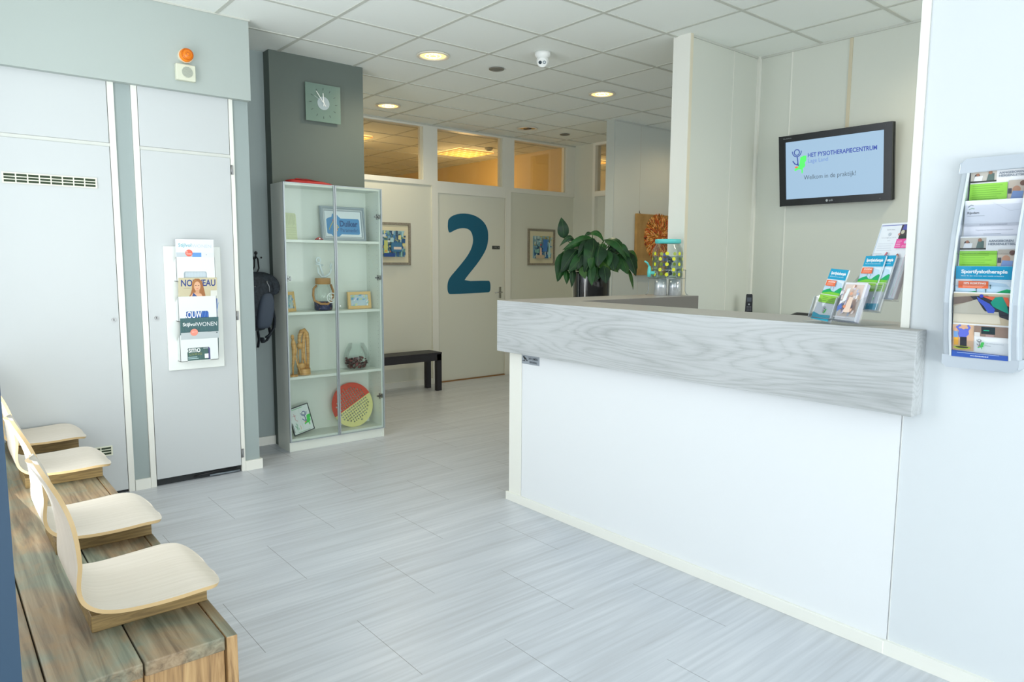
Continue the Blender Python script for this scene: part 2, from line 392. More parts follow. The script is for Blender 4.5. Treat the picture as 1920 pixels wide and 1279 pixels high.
# corridor divider with the canvas
sbox('wall_divider', (5.93, 9.1, 5.39, 5.50, 0, H), M_beige, 'beige divider wall with the flower canvas')
sbox('trim_5', (5.925, 5.931, 5.385, 5.505, 0, H), mat((190, 198, 196), .5)); sbox('trim_6', (5.93, 9.1, 5.382, 5.39, 2.985, 3.0), M_grid)
sbox('trim_7', (6.37, 6.374, 5.388, 5.391, 0, 2.985), mat((205, 202, 190), .6))
# desk recess: side wall and television wall
w = MB(); w.box(4.13, 5.1, 3.09, 3.205, 0, H, M_beige); struct('wall_recess', w, 'beige wall stub beside the desk recess')
q = MB(); q.box(4.115, 4.135, 3.072, 3.212, 0, H, M_trim); q.box(4.12, 4.15, 3.070, 3.09, 0, H, mat((220, 212, 190), .5)); struct('trim_8', q, 'white end post of the recess wall')
w = MB(); w.box(5.0, 5.1, -1.0, 3.09, 0, H, M_beige); struct('wall_television', w, 'beige panelled wall behind the television')
q = MB(); q.box(4.662, 4.668, 3.087, 3.091, 0, H, M_trim); struct('trim_9', q)
q = MB(); q.box(4.975, 5.0, 3.068, 3.09, 0, H, M_trim); struct('trim_10', q, 'corner strip of the desk recess')
q = MB(); q.box(4.996, 5.001, 2.816, 2.824, 0, H, M_trim); q.box(4.994, 5.001, 2.380, 2.402, 2.1, H, mat((205, 195, 170), .5)); q.box(4.996, 5.001, 1.2, 1.208, 0, H, M_trim); struct('trim_11', q)
q = MB(); q.box(4.13, 5.0, 3.082, 3.09, 2.985, 3, M_grid); q.box(4.99, 5.0, -1, 3.09, 2.985, 3, M_grid); struct('trim_12', q)
sbox('wall_desk', (2.785, 5.0, -1.2, -1.1, 0, .9), M_beige)
# right wall with brochure rack
w = MB(); w.box(2.687, 2.785, -3.6, 1.019, 0, H, wallmat((211, 216, 219), 'panel_white_darkened', 500, .03, .4)); struct('wall_right', w, 'white wall right of the counter')  # counter's white laminate, shade put into the colour against strong daylight
q = MB(); q.box(2.680, 2.79, 1.019, 1.048, 1.226, H, M_trim); struct('trim_13', q, 'white end post of the right wall')
q = MB(); q.box(2.6835, 2.688, 1.019, 1.021, 0, .925, mat((215, 216, 214), .5)); q.box(2.6835, 2.688, 1.017, 1.0185, 1.226, 3, mat((190, 192, 192), .5)); struct('trim_14', q)
sbox('baseboard_right', (2.672, 2.687, -3.6, 1.03, 0, .055), M_trim)
# entrance side: navy pier, window walls (out of frame, they let the daylight in)
sbox('wall_pier', (-1.6, .089, 1.45, 1.6, 0, H), mat((30, 60, 84), .6), 'navy blue pier beside the bench')
q = MB(); q.box(-.2, -.12, 1.6, 5.5, 0, .62, M_white); q.box(-.2, -.12, 1.6, 5.5, 2.85, H, M_white)
for y in (1.6, 3.2, 4.78): q.box(-.2, -.12, y, y+.07, .6, 2.86, M_white)
struct('wall_window', q)
q = MB(); q.box(-1.7, -1.6, -3.6, 1.6, 0, .4, M_white); q.box(-1.7, -1.6, -3.6, 1.6, 2.85, H, M_white); struct('wall_entrance', q)
q = MB(); q.box(-1.7, 2.8, -3.7, -3.6, 0, .4, M_white); q.box(-1.7, 2.8, -3.7, -3.6, 2.85, H, M_white); struct('wall_front', q)
# rooms behind
sbox('wall_treatment_right', (6.83, 6.9, 7.08, 12, 0, H), wallmat((222, 196, 140), 'warm_lit_wall', 300)); sbox('wall_treatment_back', (2, 9.1, 11.9, 12, 0, H), M_cream)  # yellow glow of the warm lamps is put into the right wall's colour
sbox('wall_treatment_left', (2.5, 2.6, 7.08, 12, 0, H), M_cream); sbox('wall_east', (9.1, 9.2, -1, 12, 0, H), M_beige)

# ================================================================== THINGS
# ---- ceiling fittings
def downlight(x, y, lit, label):
    t = thing('recessed_downlight', label, 'ceiling light', (x, y, H-.004), group='round downlights in the tile ceiling')
    MB().lathe([(.125, .0), (.122, -.007), (.105, -.008), (.098, .0), (.090, .03)], mat((225, 220, 205), .4), 40).build('trim_ring', t)
    if lit:
        q = MB(); n = 32; q.add([(.098*math.cos(2*math.pi*i/n), .098*math.sin(2*math.pi*i/n), -.001) for i in range(n)], [tuple(reversed(range(n)))], mat((255, 214, 140), .5, 0, 1.5))
        q.build('lens', t)
        q = MB()
        for rr in (.03, .06): q.tube([(rr*math.cos(a*math.pi/8), rr*math.sin(a*math.pi/8), -.003) for a in range(16)], .0025, mat((255, 244, 214), .4, 0, 2.6), 5, closed=True)
        for a in range(6): q.box(-.094, .094, -.0018, .0018, -.0045, -.0025, mat((232, 190, 120), .4, 0, .9), Matrix.Rotation(a*math.pi/6, 4, 'Z'))
        q.build('louvre', t)
        point('downlight_lamp', (x, y, H-.03), 15 if x > 6 else 34, (1, .78, .45) if x > 6 else (1, .86, .60), .08, 165)
    else:
        q = MB(); q.lathe([(.098, .0), (.08, -.002), (.05, .0), (.03, -.004), (.001, -.004)], mat((170, 168, 160), .15, 1), 32); q.build('reflector', t)
        q = MB(); q.box(-.02, .02, -.05, .05, -.008, -.003, mat((60, 62, 60), .4)); q.build('lamp_holder', t)
for x, y, l, lb in ((3.089, 4.664, 1, 'lit round downlight nearest the clock, largest in the photo'), (3.712, 6.419, 1, 'lit round downlight nearest the high window left of door 2'),
                    (4.953, 4.668, 1, 'lit round downlight nearest the recess wall post'), (5.561, 6.42, 0, 'unlit chrome downlight near the high windows'),
                    (6.80, 4.668, 1, 'lit round downlight of the corridor, hidden behind the recess wall'), (4.45, 1.25, 1, 'lit round downlight over the desk, hidden behind the right wall')):
    downlight(x, y, l, lb)
for (x, y), lb in (((3.683, 4.639), 'dark round ceiling vent beside the security camera'), ((6.152, 6.406), 'small dark round ceiling vent beyond the unlit downlight')):
    t = thing('ceiling_vent', lb, 'vent', (x, y, H-.004), group='small round ceiling vents')
    MB().lathe([(.062, 0), (.06, -.006), (.05, -.007), (.046, -.003)], mat((120, 118, 108), .5), 24).build('rim', t)
    q = MB(); q.lathe([(.046, -.002), (.001, -.002)], mat((60, 62, 58), .6), 24)
    for k in range(-3, 4): q.box(-.042, .042, k*.012-.002, k*.012+.002, -.005, -.002, mat((128, 126, 116), .5))
    q.build('grille', t)
t = thing('security_camera', 'white turret security camera on the ceiling', 'camera', (3.66, 4.06, H-.004))
MB().lathe([(.001, -.0), (.058, -.0), (.058, -.022), (.05, -.034), (.046, -.04), (.001, -.04)], M_white, 32).build('base', t)
q = MB(); q.ball((0, 0, -.062), .046, M_white, 24); q.build('housing', t)
dv = Vector((-.65, -.65, -.42)).normalized(); MT = Matrix.Translation(Vector((0, 0, -.062))+dv*.030) @ dv.to_track_quat('Z', 'Y').to_matrix().to_4x4()
q = MB(); q.cyl(.034, 0, .014, M_white, 28, MT); q.build('faceplate', t)
q = MB(); q.cyl(.0125, .0, .017, mat((50, 60, 66), .15), 18, MT @ Matrix.Translation((-.0155, 0, 0))); q.build('lens', t)
q = MB(); q.cyl(.0125, .0, .016, mat((120, 130, 138), .3), 18, MT @ Matrix.Translation((.0155, 0, 0))); q.cyl(.006, .0, .0175, mat((210, 214, 216), .3), 12, MT @ Matrix.Translation((.0155, 0, 0))); q.build('infrared_lamp', t)
for x, y, lb in ((6.08, 8.39, 'lit louvred ceiling panel seen through the window over door 2'), (4.15, 8.39, 'lit louvred ceiling panel at the column edge, upper of two'), (4.45, 11.2, 'lit louvred ceiling panel at the far end of the back room'), (8.0, 7.9, 'lit louvred ceiling panel seen through the narrow corridor pane'), (8.2, 9.4, 'farther lit louvred panel seen through the narrow corridor pane'),):
    t = thing('ceiling_light_panel', lb, 'ceiling light', (x, y, H-.004), group='louvred light panels in the rooms behind')
    MB().box(-.3, .3, -.3, .3, -.006, 0, mat((255, 222, 150), .5, 0, 1.25)).build('diffuser', t)
    q = MB()
    for k in range(-3, 4): q.box(k*.098-.006, k*.098+.006, -.3, .3, -.022, -.006, mat((236, 196, 120), .4, 0, .35))
    for k in (-3, -1.5, 0, 1.5, 3): q.box(-.3, .3, k*.098-.006, k*.098+.006, -.022, -.006, mat((236, 196, 120), .4, 0, .35))
    q.build('louvre', t)
    l = point('panel_lamp', (x, y, H-.30), 12, (1, .66, .28), .2)
t = tag(MB().lathe([(.001, 0), (.055, 0), (.055, -.02), (.03, -.04), (.001, -.042)], mat((200, 196, 180), .5), 24).build('smoke_detector', loc=(6.10, 7.85, H-.004)), 'round smoke detector on the ceiling behind the window over door 2', 'smoke detector')

# ---- beacon and sounder on the bulkhead
t = thing('beacon_lamp', 'orange round warning lamp on the pale bulkhead', 'lamp', (1.342, 4.79, 2.700))
MX = Matrix.Rotation(math.pi/2, 4, 'X')
MB().cyl(.043, 0, .022, mat((222, 218, 196), .5), 28, MX).build('base', t)
q = MB(); q.lathe([(.039, .02), (.039, .045), (.033, .058), (.02, .066), (.001, .068)], mat((236, 132, 18), .2, 0, .12), 28, MX)
for k in range(5): q.tube([(.034*math.cos(a)*(1-.18*k), .034*math.sin(a)*(1-.18*k), .0595+.0022*k) for a in [i*math.pi/8 for i in range(16)]], .0016, mat((196, 96, 10), .3), 5, M=MX, closed=True)
q.build('lens', t)
t = thing('sounder', 'cream square sounder with a round grille under the orange lamp', 'speaker', (1.331, 4.79, 2.593), group=None)
MB().box(-.052, .062, -.035, 0, -.045, .052, mat((214, 216, 196), .5)).build('box', t, bev=.005)
q = MB()
for k in range(-6, 7):
    hh = math.sqrt(max(0, .032**2-(k*.005)**2)); q.box(.012-hh, .012+hh, -.039, -.034, .006+k*.005-.0015, .006+k*.005+.0015, mat((178, 184, 172), .5))
q.build('grille', t)

# ---- built in cupboards
def cupboard(x0, x1, fl, frr, label, zt, hinges, lockx, vents, zb):
    t = thing('built_in_cupboard', label, 'cupboard', ((x0+x1)/2, 4.85, 0), group='built-in cupboards in the left wall'); ox = (x0+x1)/2
    q = MB()
    if fl: q.box(x0-fl-ox, x0-ox, -.012, .022, 0, 2.5, M_trim)
    q.box(x1-ox, x1+frr-ox, -.012, .022, 0, 2.5, M_trim); q.box(x0-ox, x1-ox, -.006, .022, 2.116, 2.138, mat((206, 208, 202), .45)); q.build('frame', t, bev=.002)
    MB().box(x0-ox, x1-ox, .012, .022, 0, zb, mat((40, 44, 46), .7)).build('plinth_or_gap', t)  # dark strip painting the shaded gap below the doors
    MB().box(x0+.003-ox, x1-.003-ox, -.012, .018, 2.138, zt, M_door).build('upper_door', t, bev=.003)
    d = MB().box(x0+.003-ox, x1-.003-ox, -.014, .018, zb, 2.116, M_door).build('lower_door', t, bev=.003)
    q = MB(); q.cyl(.011, 0, .008, M_steel, 18, Matrix.Translation((lockx-ox, -.014, 1.086)) @ MX); q.box(lockx-ox-.002, lockx-ox+.002, -.0235, -.021, 1.079, 1.093, M_black); q.build('lock', d)
    for hz in hinges:
        q = MB(); q.box(x1+.002-ox, x1+.014-ox, -.019, -.011, hz-.03, hz+.03, M_steel); q.tube([(x1+.001-ox, -.019, hz-.03), (x1+.001-ox, -.019, hz+.03)], .004, M_steel, 8); q.build('hinge', d)
    for (a, b2, z0, z1, nx) in vents:
        q = MB(); q.box(a-ox, b2-ox, -.0165, -.0135, z0, z1, mat((52, 66, 48), .8)); cm = mat((226, 228, 208), .4)
        for (p0, p1, p2, p3) in ((a-.008, a, z0-.006, z1+.006), (b2, b2+.008, z0-.006, z1+.006), (a, b2, z0-.006, z0+.001), (a, b2, z1-.001, z1+.006)): q.box(p0-ox, p1-ox, -.022, -.0135, p2, p3, cm)
        for k in range(1, 3): zz = z0+(z1-z0)*k/3; q.box(a-ox, b2-ox, -.020, -.016, zz-.0025, zz+.0025, cm)
        for k in range(1, nx): xx = a+(b2-a)*k/nx-ox; q.box(xx-.003, xx+.003, -.021, -.016, z0, z1, cm)
        q.build('vent_grille', d)
    return t
cupboard(-.10, .912, 0, .035, 'wide white built-in cupboard with vent grilles, behind the seats', 2.5, [], .879, [(.382, .824, 1.872, 1.920, 8), (.382, .824, .260, .308, 8)], .02)
cupboard(1.072, 1.612, .033, .026, 'narrow white built-in cupboard carrying the magazine rack', 2.492, (2.04, 1.08, .13), 1.117, [], .047)
# loose stuff under the narrow cupboard door
q = MB(); q.tube([(1.40, 4.845, .012), (1.45, 4.838, .014), (1.50, 4.85, .01), (1.56, 4.84, .012), (1.60, 4.85, .01)], .006, mat((120, 130, 138), .5), 6)
q.tube([(1.30, 4.85, .02), (1.38, 4.842, .03), (1.46, 4.845, .035), (1.58, 4.846, .03)], .005, M_black, 6)
tag(q.build('cable'), 'dark and grey cables lying under the narrow cupboard door', 'cable')

# ---- magazine rack on the cupboard
t = thing('magazine_rack', 'white wall magazine rack with three pockets on the narrow cupboard', 'magazine rack', (1.345, 4.836, .745))
MB().box(-.172, .172, -.018, 0, 0, .79, mat((232, 236, 232), .35)).build('back_board', t, bev=.004)
MW = mat((226, 232, 230), .4)
def arch(w, h, r=.012): return [(-w, 0), (w, 0), (w, h-r), (w-r*.3, h-r*.3), (w-r, h), (-w+r, h), (-w+r*.3, h-r*.3), (-w, h-r)]
for z0, z1, nh in ((1.315, 1.468, .062), (1.062, 1.219, .062), (.805, .975, .085)):
    q = MB(); a = z0-.745; h = z1-z0
    q.ext([(-.117, 0), (-.075, 0), (-.075, nh-.01), (-.068, nh), (.058, nh), (.065, nh-.01), (.065, 0), (.117, 0), (.117, h), (-.117, h)], -.078, -.0755, MW, Matrix.Translation((0, 0, a)))
    for x in (-.117, .115): q.add([(x, -.078, a), (x+.002, -.078, a), (x+.002, -.018, a), (x, -.018, a), (x, -.078, a+h), (x+.002, -.078, a+h), (x+.002, -.018, a+h*.75), (x, -.018, a+h*.75)], [(0, 3, 2, 1), (4, 5, 6, 7), (0, 1, 5, 4), (1, 2, 6, 5), (2, 3, 7, 6), (3, 0, 4, 7)], MW)
    q.box(-.117, .117, -.078, -.018, a, a+.003, MW); q.build('pocket', t)
def magazine(x, y, z, w, h, art, label, rx=0, name='magazine', th=.006, spine=(215, 215, 222)):
    o = art.build(name); o.location = (x, y, z); o.rotation_euler = (rx, 0, 0); return tag(o, label, 'magazine', 'magazines in the white wall rack')
# z bottom of pockets: 1.318, 1.065, .808 ; magazines stand behind the front plate (y 4.762..4.80)
a = Art(.226, .262, (226, 228, 234), .016)
a.text('Stijlvol', .06, .79, .40, .90, (98, 176, 190), .012); a.text('WONEN', .41, .80, .93, .88, (196, 208, 220))
a.rect(0, .50, 1, .68, (190, 200, 206)); a.rect(.42, .50, .66, .68, (98, 152, 214)); a.rect(.66, .50, 1, .68, (222, 228, 236)); a.rect(.79, .62, .80, .65, (70, 70, 70))
a.disc(.33, .67, .095, (240, 104, 84)); a.text('Bij\nWONEN', .26, .63, .40, .72, (250, 225, 215)); a.rect(0, 0, 1, .5, (196, 208, 216))
for k in range(9): a.rect(.12+.08*k, .06, .125+.08*k, .44, (182, 196, 206))
magazine(1.232, 4.774, 1.318, .226, .262, a, 'white home magazine in the top pocket of the rack', .07)
a = Art(.232, .27, (202, 192, 160), .014)
a.text('NOUVEAU', .06, .80, .96, .96, (40, 62, 130), .022)
skin, hair = (226, 176, 140), (162, 104, 58)
a.poly([(.36, .93), (.42, .98), (.52, .98), (.60, .92), (.64, .78), (.68, .62), (.70, .50), (.52, .52), (.22, .50), (.30, .62), (.34, .74)], hair)
a.poly([(.24, .50), (.36, .64), (.46, .66), (.58, .62), (.64, .50)], skin); a.disc(.475, .80, .085, skin, 24, .115); a.rect(.43, .62, .53, .72, (214, 162, 126))
a.poly([(.32, .50), (.37, .65), (.45, .58), (.56, .50)], (48, 78, 138)); a.poly([(.34, .90), (.40, .96), (.47, .95), (.40, .86), (.38, .76), (.33, .70)], (176, 120, 66))
a.rect(.42, .815, .455, .825, (80, 50, 40)); a.rect(.49, .815, .525, .825, (80, 50, 40)); a.poly([(.435, .755), (.475, .738), (.515, .755), (.475, .75)], (200, 70, 70)); a.rect(.12, .76, .30, .765, (120, 110, 90))
a.rect(.82, .5, 1, .70, (222, 222, 214)); a.rect(0, 0, 1, .5, (70, 110, 190))
magazine(1.236, 4.778, 1.068, .232, .27, a, 'magazine with a smiling woman on the cover, middle rack pocket', .10)
a = Art(.22, .12, (36, 92, 178), .005)
a.rect(0, .85, 1, 1, (150, 190, 160))
for k in range(12): a.line([(.1+.08*k, 0), (.2+.08*k, .9)], .012, (96, 150, 220))
a.text('VROUW', .0, .12, .60, .48, (245, 248, 250), .02)
magazine(1.236, 4.7655, 1.066, .22, .12, a, 'small blue magazine seen through the middle pocket notch', 0)
a = Art(.232, .272, (70, 104, 108), .014)
for k in range(14): u = rnd.random(); a.line([(u, .7), (u+rnd.uniform(-.1, .1), .98)], .006, (88, 128, 120))
a.text('Stijlvol', .05, .79, .40, .90, (240, 244, 244), .02); a.text('WONEN', .41, .80, .95, .90, (232, 238, 240), .004)
a.rect(0, .5, 1, .665, (190, 198, 200)); a.rect(.70, .655, .80, .66, (70, 90, 100)); a.rect(.93, .62, .96, .645, (60, 80, 90)); a.disc(.34, .665, .10, (238, 150, 130)); a.text('2019', .28, .66, .40, .69, (250, 210, 200))
magazine(1.236, 4.778, .811, .232, .272, a, 'dark green home magazine in the bottom pocket of the rack', .10)
a = Art(.22, .11, (66, 102, 98), .005)
for k in range(10): a.line([(.1*k, 0), (.1*k+.05, 1)], .01, (86, 126, 110))
a.text('cosmo', .0, .46, .52, .70, (240, 244, 244), .012); a.text('LIVING', .22, .30, .56, .42, (150, 158, 90)); a.lines(.17, .06, .50, .24, 2, (190, 220, 222), rnd)
a.rect(.74, 0, .9, .92, (70, 70, 120)); a.rect(.63, .08, .74, .35, (236, 240, 240)); a.rect(.60, .66, .74, .70, (200, 210, 215))
magazine(1.236, 4.7655, .809, .22, .105, a, 'green magazine seen through the bottom pocket notch', 0)

# ---- backpack on its hook in the alcove
t = thing('coat_hook', 'dark metal wall hook carrying the backpack', 'hook', (1.94, 5.44, 1.47))
q = MB(); q.cyl(.018, 0, .006, M_black, 16, MX); q.tube([(0, -.004, 0), (0, -.05, -.01), (0, -.085, -.005), (0, -.10, .03)], .007, M_black, 8); q.ball((0, -.10, .034), .013, M_black, 12); q.build('hook', t)
q = MB(); q.cyl(.007, 0, .006, M_black, 12, Matrix.Translation((.075, 0, .0)) @ MX); q.build('screw_cap', t)
BP, N_, b_ = nt('backpack_fabric'); f = noise(N_, 60, (1, 1, 1), 3); N_.links.new(ramp(N_, f, [(.3, (22, 28, 34)), (.7, (44, 52, 60))]), b_.inputs['Base Color']); b_.inputs['Roughness'].default_value = .8; bump(N_, b_, noise(N_, 18, (1, 1, 1), 4), .5, .01)
BP2 = mat((62, 72, 86), .75)
t = thing('backpack', 'black and slate backpack hanging on the alcove wall hook', 'backpack', (1.905, 5.235, .93))
def blob(prof, m, n=18, M=None, pw=2.6):
    """stack of superellipses (z, cx, cy, rx, ry)"""
    q = MB(); vs = []; fs = []
    for (z, cx, cy, rx, ry) in prof:
        for i in range(n):
            a = 2*math.pi*i/n; ca, sa = math.cos(a), math.sin(a)
            vs.append((cx+rx*math.copysign(abs(ca)**(2/pw), ca), cy+ry*math.copysign(abs(sa)**(2/pw), sa), z))
    for k in range(len(prof)-1):
        for i in range(n): j = (i+1) % n; fs.append((k*n+i, k*n+j, (k+1)*n+j, (k+1)*n+i))
    fs += [tuple(reversed(range(n))), tuple((len(prof)-1)*n+i for i in range(n))]
    return q.add(vs, fs, m, True, M)
blob([(.0, -.03, 0, .05, .04), (.01, -.03, 0, .085, .07), (.10, -.02, 0, .105, .09), (.22, -.01, 0, .115, .10), (.33, .0, -.005, .125, .105), (.40, .0, -.0, .12, .09), (.428, -.02, .01, .10, .06), (.435, -.03, .01, .07, .03)], BP).build('body', t, sub=1)
blob([(.02, .005, -.075, .035, .02), (.03, .005, -.08, .055, .035), (.10, .015, -.09, .062, .042), (.20, .025, -.095, .060, .042), (.265, .035, -.09, .045, .034), (.285, .04, -.085, .02, .015)], BP2).build('front_pocket', t, sub=1)
blob([(.26, .09, -.04, .03, .05), (.30, .115, -.045, .035, .055), (.36, .10, -.04, .045, .06), (.41, .07, -.02, .04, .05), (.425, .05, -.01, .02, .03)], BP).build('top_flap', t, sub=1)
q = MB(); q.tube([(-.04, .02, .42), (.0, .05, .47), (.018, .09, .535), (.030, .108, .555), (.042, .09, .53), (.03, .04, .46), (.0, .01, .42)], .006, M_black, 6); q.build('hanging_loop', t)
q = MB(); q.tube([(.07, -.02, .02), (.075, -.03, -.03), (.04, -.04, -.075), (.01, -.05, -.085), (.0, -.055, -.05)], .024, BP, 8, flat=.3)
q.tube([(.10, -.02, .18), (.11, -.03, .08), (.10, -.04, .02), (.06, -.05, -.03), (.03, -.05, -.05)], .022, BP, 8, flat=.35)
q.tube([(-.02, -.03, .0), (-.015, -.04, -.06), (-.03, -.05, -.12)], .022, BP, 8, flat=.3); q.build('strap', t)
q = MB(); q.tube([(.03, -.112, .36), (.045, -.113, .33), (.05, -.105, .29)], .003, mat((150, 155, 160), .4), 6); q.ball((.03, -.112, .365), .006, M_steel, 8); q.build('zip_pull', t); MB().ball((-.055, -.10, .33), .006, M_steel, 8).build('rivet', t)

# ---- bookcase
BX0, BX1, BY0, BY1, BZ = 2.062, 2.872, 5.092, 5.328, 2.02
MBK = mat((220, 225, 217), .4)
t = thing('glass_door_bookcase', 'tall white glass-door bookcase in front of the dark column', 'bookcase', ((BX0+BX1)/2, BY0, 0)); ox = (BX0+BX1)/2; hw = (BX1-BX0)/2; D = BY1-BY0
MB().box(-hw, -hw+.02, .012, D, 0, BZ, MBK).build('side_panel', t, bev=.001); MB().box(hw-.02, hw, .012, D, 0, BZ, MBK).build('side_panel', t, bev=.001)
MB().box(-hw+.02, hw-.02, .012, D, BZ-.02, BZ, MBK).build('top_panel', t); MB().box(-hw+.02, hw-.02, D-.006, D, .08, BZ-.02, MBK).build('back_panel', t)
MB().box(-hw+.02, hw-.02, .02, .04, 0, .078, MBK).build('plinth_or_gap', t); MB().box(-hw+.02, hw-.02, .015, D-.006, .078, .096, MBK).build('bottom_panel', t)
SH = (.572, 1.062, 1.604)
for z in SH: MB().box(-hw+.02, hw-.02, .016, D-.006, z-.02, z, MBK).build('shelf', t, bev=.001)
q = MB()
for x in (hw-.0205,):
    for yy in (.05, D-.05):
        for k in range(48): z = .2+k*.036; q.box(x-.0004, x+.0004, yy-.002, yy+.002, z-.0025, z+.0025, mat((150, 156, 148), .6))
q.build('shelf_pin_holes', t)['kind'] = 'stuff'
AL = mat((176, 184, 190), .35, .5)
for s in (-1, 1):
    x0, x1 = (-hw, -.002) if s < 0 else (.002, hw)
    d = MB().box(x0, x1, -.003, .001, .075, BZ, M_glass).build('glass_door', t)
    q = MB()
    for xa in (x0, x1-.009): q.box(xa, xa+.009, -.006, .009, .075, BZ, AL)
    q.box(x0, x1, -.005, .006, .075, .081, AL); q.box(x0, x1, -.005, .006, BZ-.006, BZ, AL); q.build('door_frame', d)
    for hz in ((1.80, 1.315, .345) if s > 0 else (1.315,)):
        q = MB(); xx = (hw-.03) if s > 0 else (-hw+.03)
        q.box(xx-.028, xx+.018, .006, .022, hz-.006, hz+.006, M_steel); q.box(xx-.012, xx-.004, .006, .018, hz-.022, hz+.022, M_steel); q.box(xx+.008, xx+.016, .004, .02, hz-.017, hz+.017, M_steel); q.build('hinge', d)
q = MB(); q.cyl(.005, 0, .02, M_white, 10, Matrix.Translation((.022, 0, 1.10)) @ MX)
q.build('knob', t)
# things in and on it
def P(x, y, z): return (x, y, z)
def frame_mb(w, h, fr, d, m): return MB().ext([(0, 0), (w, 0), (w, h), (0, h)], 0, d, m, holes=[[(fr, fr), (w-fr, fr), (w-fr, h-fr), (fr, h-fr)]])
t = thing('red_bag', 'flat red folded bag lying on top of the bookcase', 'bag', (2.20, 5.20, BZ))
RD = mat((176, 34, 30), .5)
q = blob([(0, .12, 0, .17, .07), (.012, .11, 0, .175, .075), (.026, .08, 0, .145, .062), (.032, .05, 0, .09, .04)], RD, 16, None, 4); q.build('body', t)
q = MB(); q.tube([(-.02, -.05, .03), (.06, -.07, .034), (.16, -.06, .024), (.26, -.05, .014)], .004, mat((120, 18, 18), .5), 6); q.tube([(-.03, 0, .022), (.0, -.03, .036), (.09, -.04, .034)], .005, mat((200, 60, 50), .5), 6); q.build('piping', t)
# Duiker frame
t = thing('picture_frame', 'silver frame with a blue diver logo on the top shelf', 'picture frame', (2.425, 5.235, SH[2]+.001), rot=(-.14, 0, 0))
SF = mat((166, 176, 184), .35, .35)
q = frame_mb(.385, .275, .036, .016, SF); q.ext([(.004, .004), (.381, .004), (.381, .271), (.004, .271)], -.006, 0, SF, holes=[[(.016, .016), (.369, .016), (.369, .259), (.016, .259)]])
q.ext([(.024, .024), (.361, .024), (.361, .251), (.024, .251)], -.003, 0, mat((205, 210, 214), .3, .3), holes=[[(.030, .030), (.355, .030), (.355, .245), (.030, .245)]]); q.build('frame', t)
a = Art(.385, .275, (226, 232, 236), .003, Matrix.Translation((0, .006, 0)))
bl = (84, 146, 198)
a.poly([(.13, .24), (.15, .21), (.22, .20), (.27, .12), (.38, .12), (.45, .20), (.85, .20), (.87, .24), (.87, .62), (.85, .66), (.45, .66), (.40, .72), (.36, .79), (.27, .79), (.25, .70), (.16, .66), (.13, .62)], bl)
a.text('Duiker', .42, .42, .83, .60, (46, 84, 136), .03); a.text('Paramedici', .43, .27, .83, .38, (58, 96, 148), .01)
a.line([(.27, .62), (.30, .5), (.34, .42), (.36, .30)], .014, (206, 90, 90)); a.line([(.36, .30), (.33, .36), (.39, .40), (.35, .47)], .012, (226, 200, 80)); a.line([(.27, .56), (.20, .4), (.18, .33)], .012, (226, 200, 80)); a.build('picture', t)
# green notepad
t = thing('notebook', 'pale green lined notebook standing at the left of the top shelf', 'notebook', (2.118, 5.24, SH[2]+.001), rot=(-.12, 0, 0))
q = MB(); q.ext([(0, 0), (.108, 0), (.108, .19), (.10, .203), (.02, .206), (0, .206)], 0, .012, mat((196, 204, 160), .6)); q.build('cover', t)
q = MB()
for k in range(9): q.box(.012+k*.0105, .0135+k*.0105, -.0008, .0002, .115, .195, mat((150, 160, 120), .6))
for k in range(5): q.box(.012, .10, -.0008, .0002, .02+k*.018, .0215+k*.018, mat((158, 168, 126), .6))
q.build('ruling', t)
MB().box(0, .014, -.003, .0, .197, .206, mat((90, 96, 90), .4)).build('clip', t)
t = thing('red_toy_car', 'tiny red and white car on the top shelf', 'toy', (2.355, 5.20, SH[2]+.001))
MB().ext([(0, .004), (.056, .004), (.056, .012), (.04, .015), (.034, .022), (.016, .022), (.01, .014), (0, .012)], -.012, .012, mat((190, 34, 30), .35)).build('body', t, bev=.002)
MB().box(.022, .033, -.013, .013, .009, .018, mat((235, 235, 235), .4)).build('stripe', t)
for x in (.012, .044):
    for yy in (-.013, .011): MB().cyl(.0055, 0, .002, M_black, 12, Matrix.Translation((x, yy, .0055)) @ MX).build('wheel', t)
# jar with anchor lid
jx = 2.408
t = thing('anchor_jar', 'glass jar with rope, blue filling and white anchor tag on the second shelf', 'jar', (jx, 5.205, SH[1]+.001))
q = MB(); q.lathe([(.001, .002), (.064, .002), (.070, .012), (.070, .165), (.062, .19), (.053, .205), (.053, .25)], M_glass, 32); q.build('glass_body', t)
q = MB(); q.lathe([(.001, .004), (.064, .004), (.066, .012), (.066, .06), (.05, .068), (.001, .064)], mat((44, 50, 92), .5), 24)
for k in range(60): a_ = rnd.uniform(0, 6.28); z = rnd.uniform(.01, .062); q.ball((.063*math.cos(a_), .063*math.sin(a_), z), .0085, mat(rnd.choice([(44, 50, 92), (30, 36, 70), (86, 90, 128), (140, 90, 60)]), .4), 6)
q.build('blue_pebbles', t)
q = MB()
for k in range(8): q.tube([(.056*math.cos(i*math.pi/10), .056*math.sin(i*math.pi/10), .207+k*.0058) for i in range(20)], .0036, mat((178, 136, 84), .8), 6, closed=True)
q.build('neck_rope', t)
q = MB(); q.tube([(-.058, -.01, .195), (-.085, -.015, .17), (-.092, -.02, .12), (-.088, -.03, .08), (-.05, -.06, .055), (0, -.071, .052), (.03, -.068, .07), (.052, -.056, .10), (.062, -.045, .15), (.056, -.02, .20)], .009, mat((170, 128, 82), .8), 8); q.build('rope_handle', t)
q = MB(); MT = Matrix.Translation((.032, -.080, .10)); q.tube([(.037*math.cos(i*math.pi/12), 0, .037*math.sin(i*math.pi/12)) for i in range(24)], .0036, mat((235, 238, 238), .4), 8, M=MT, closed=True)
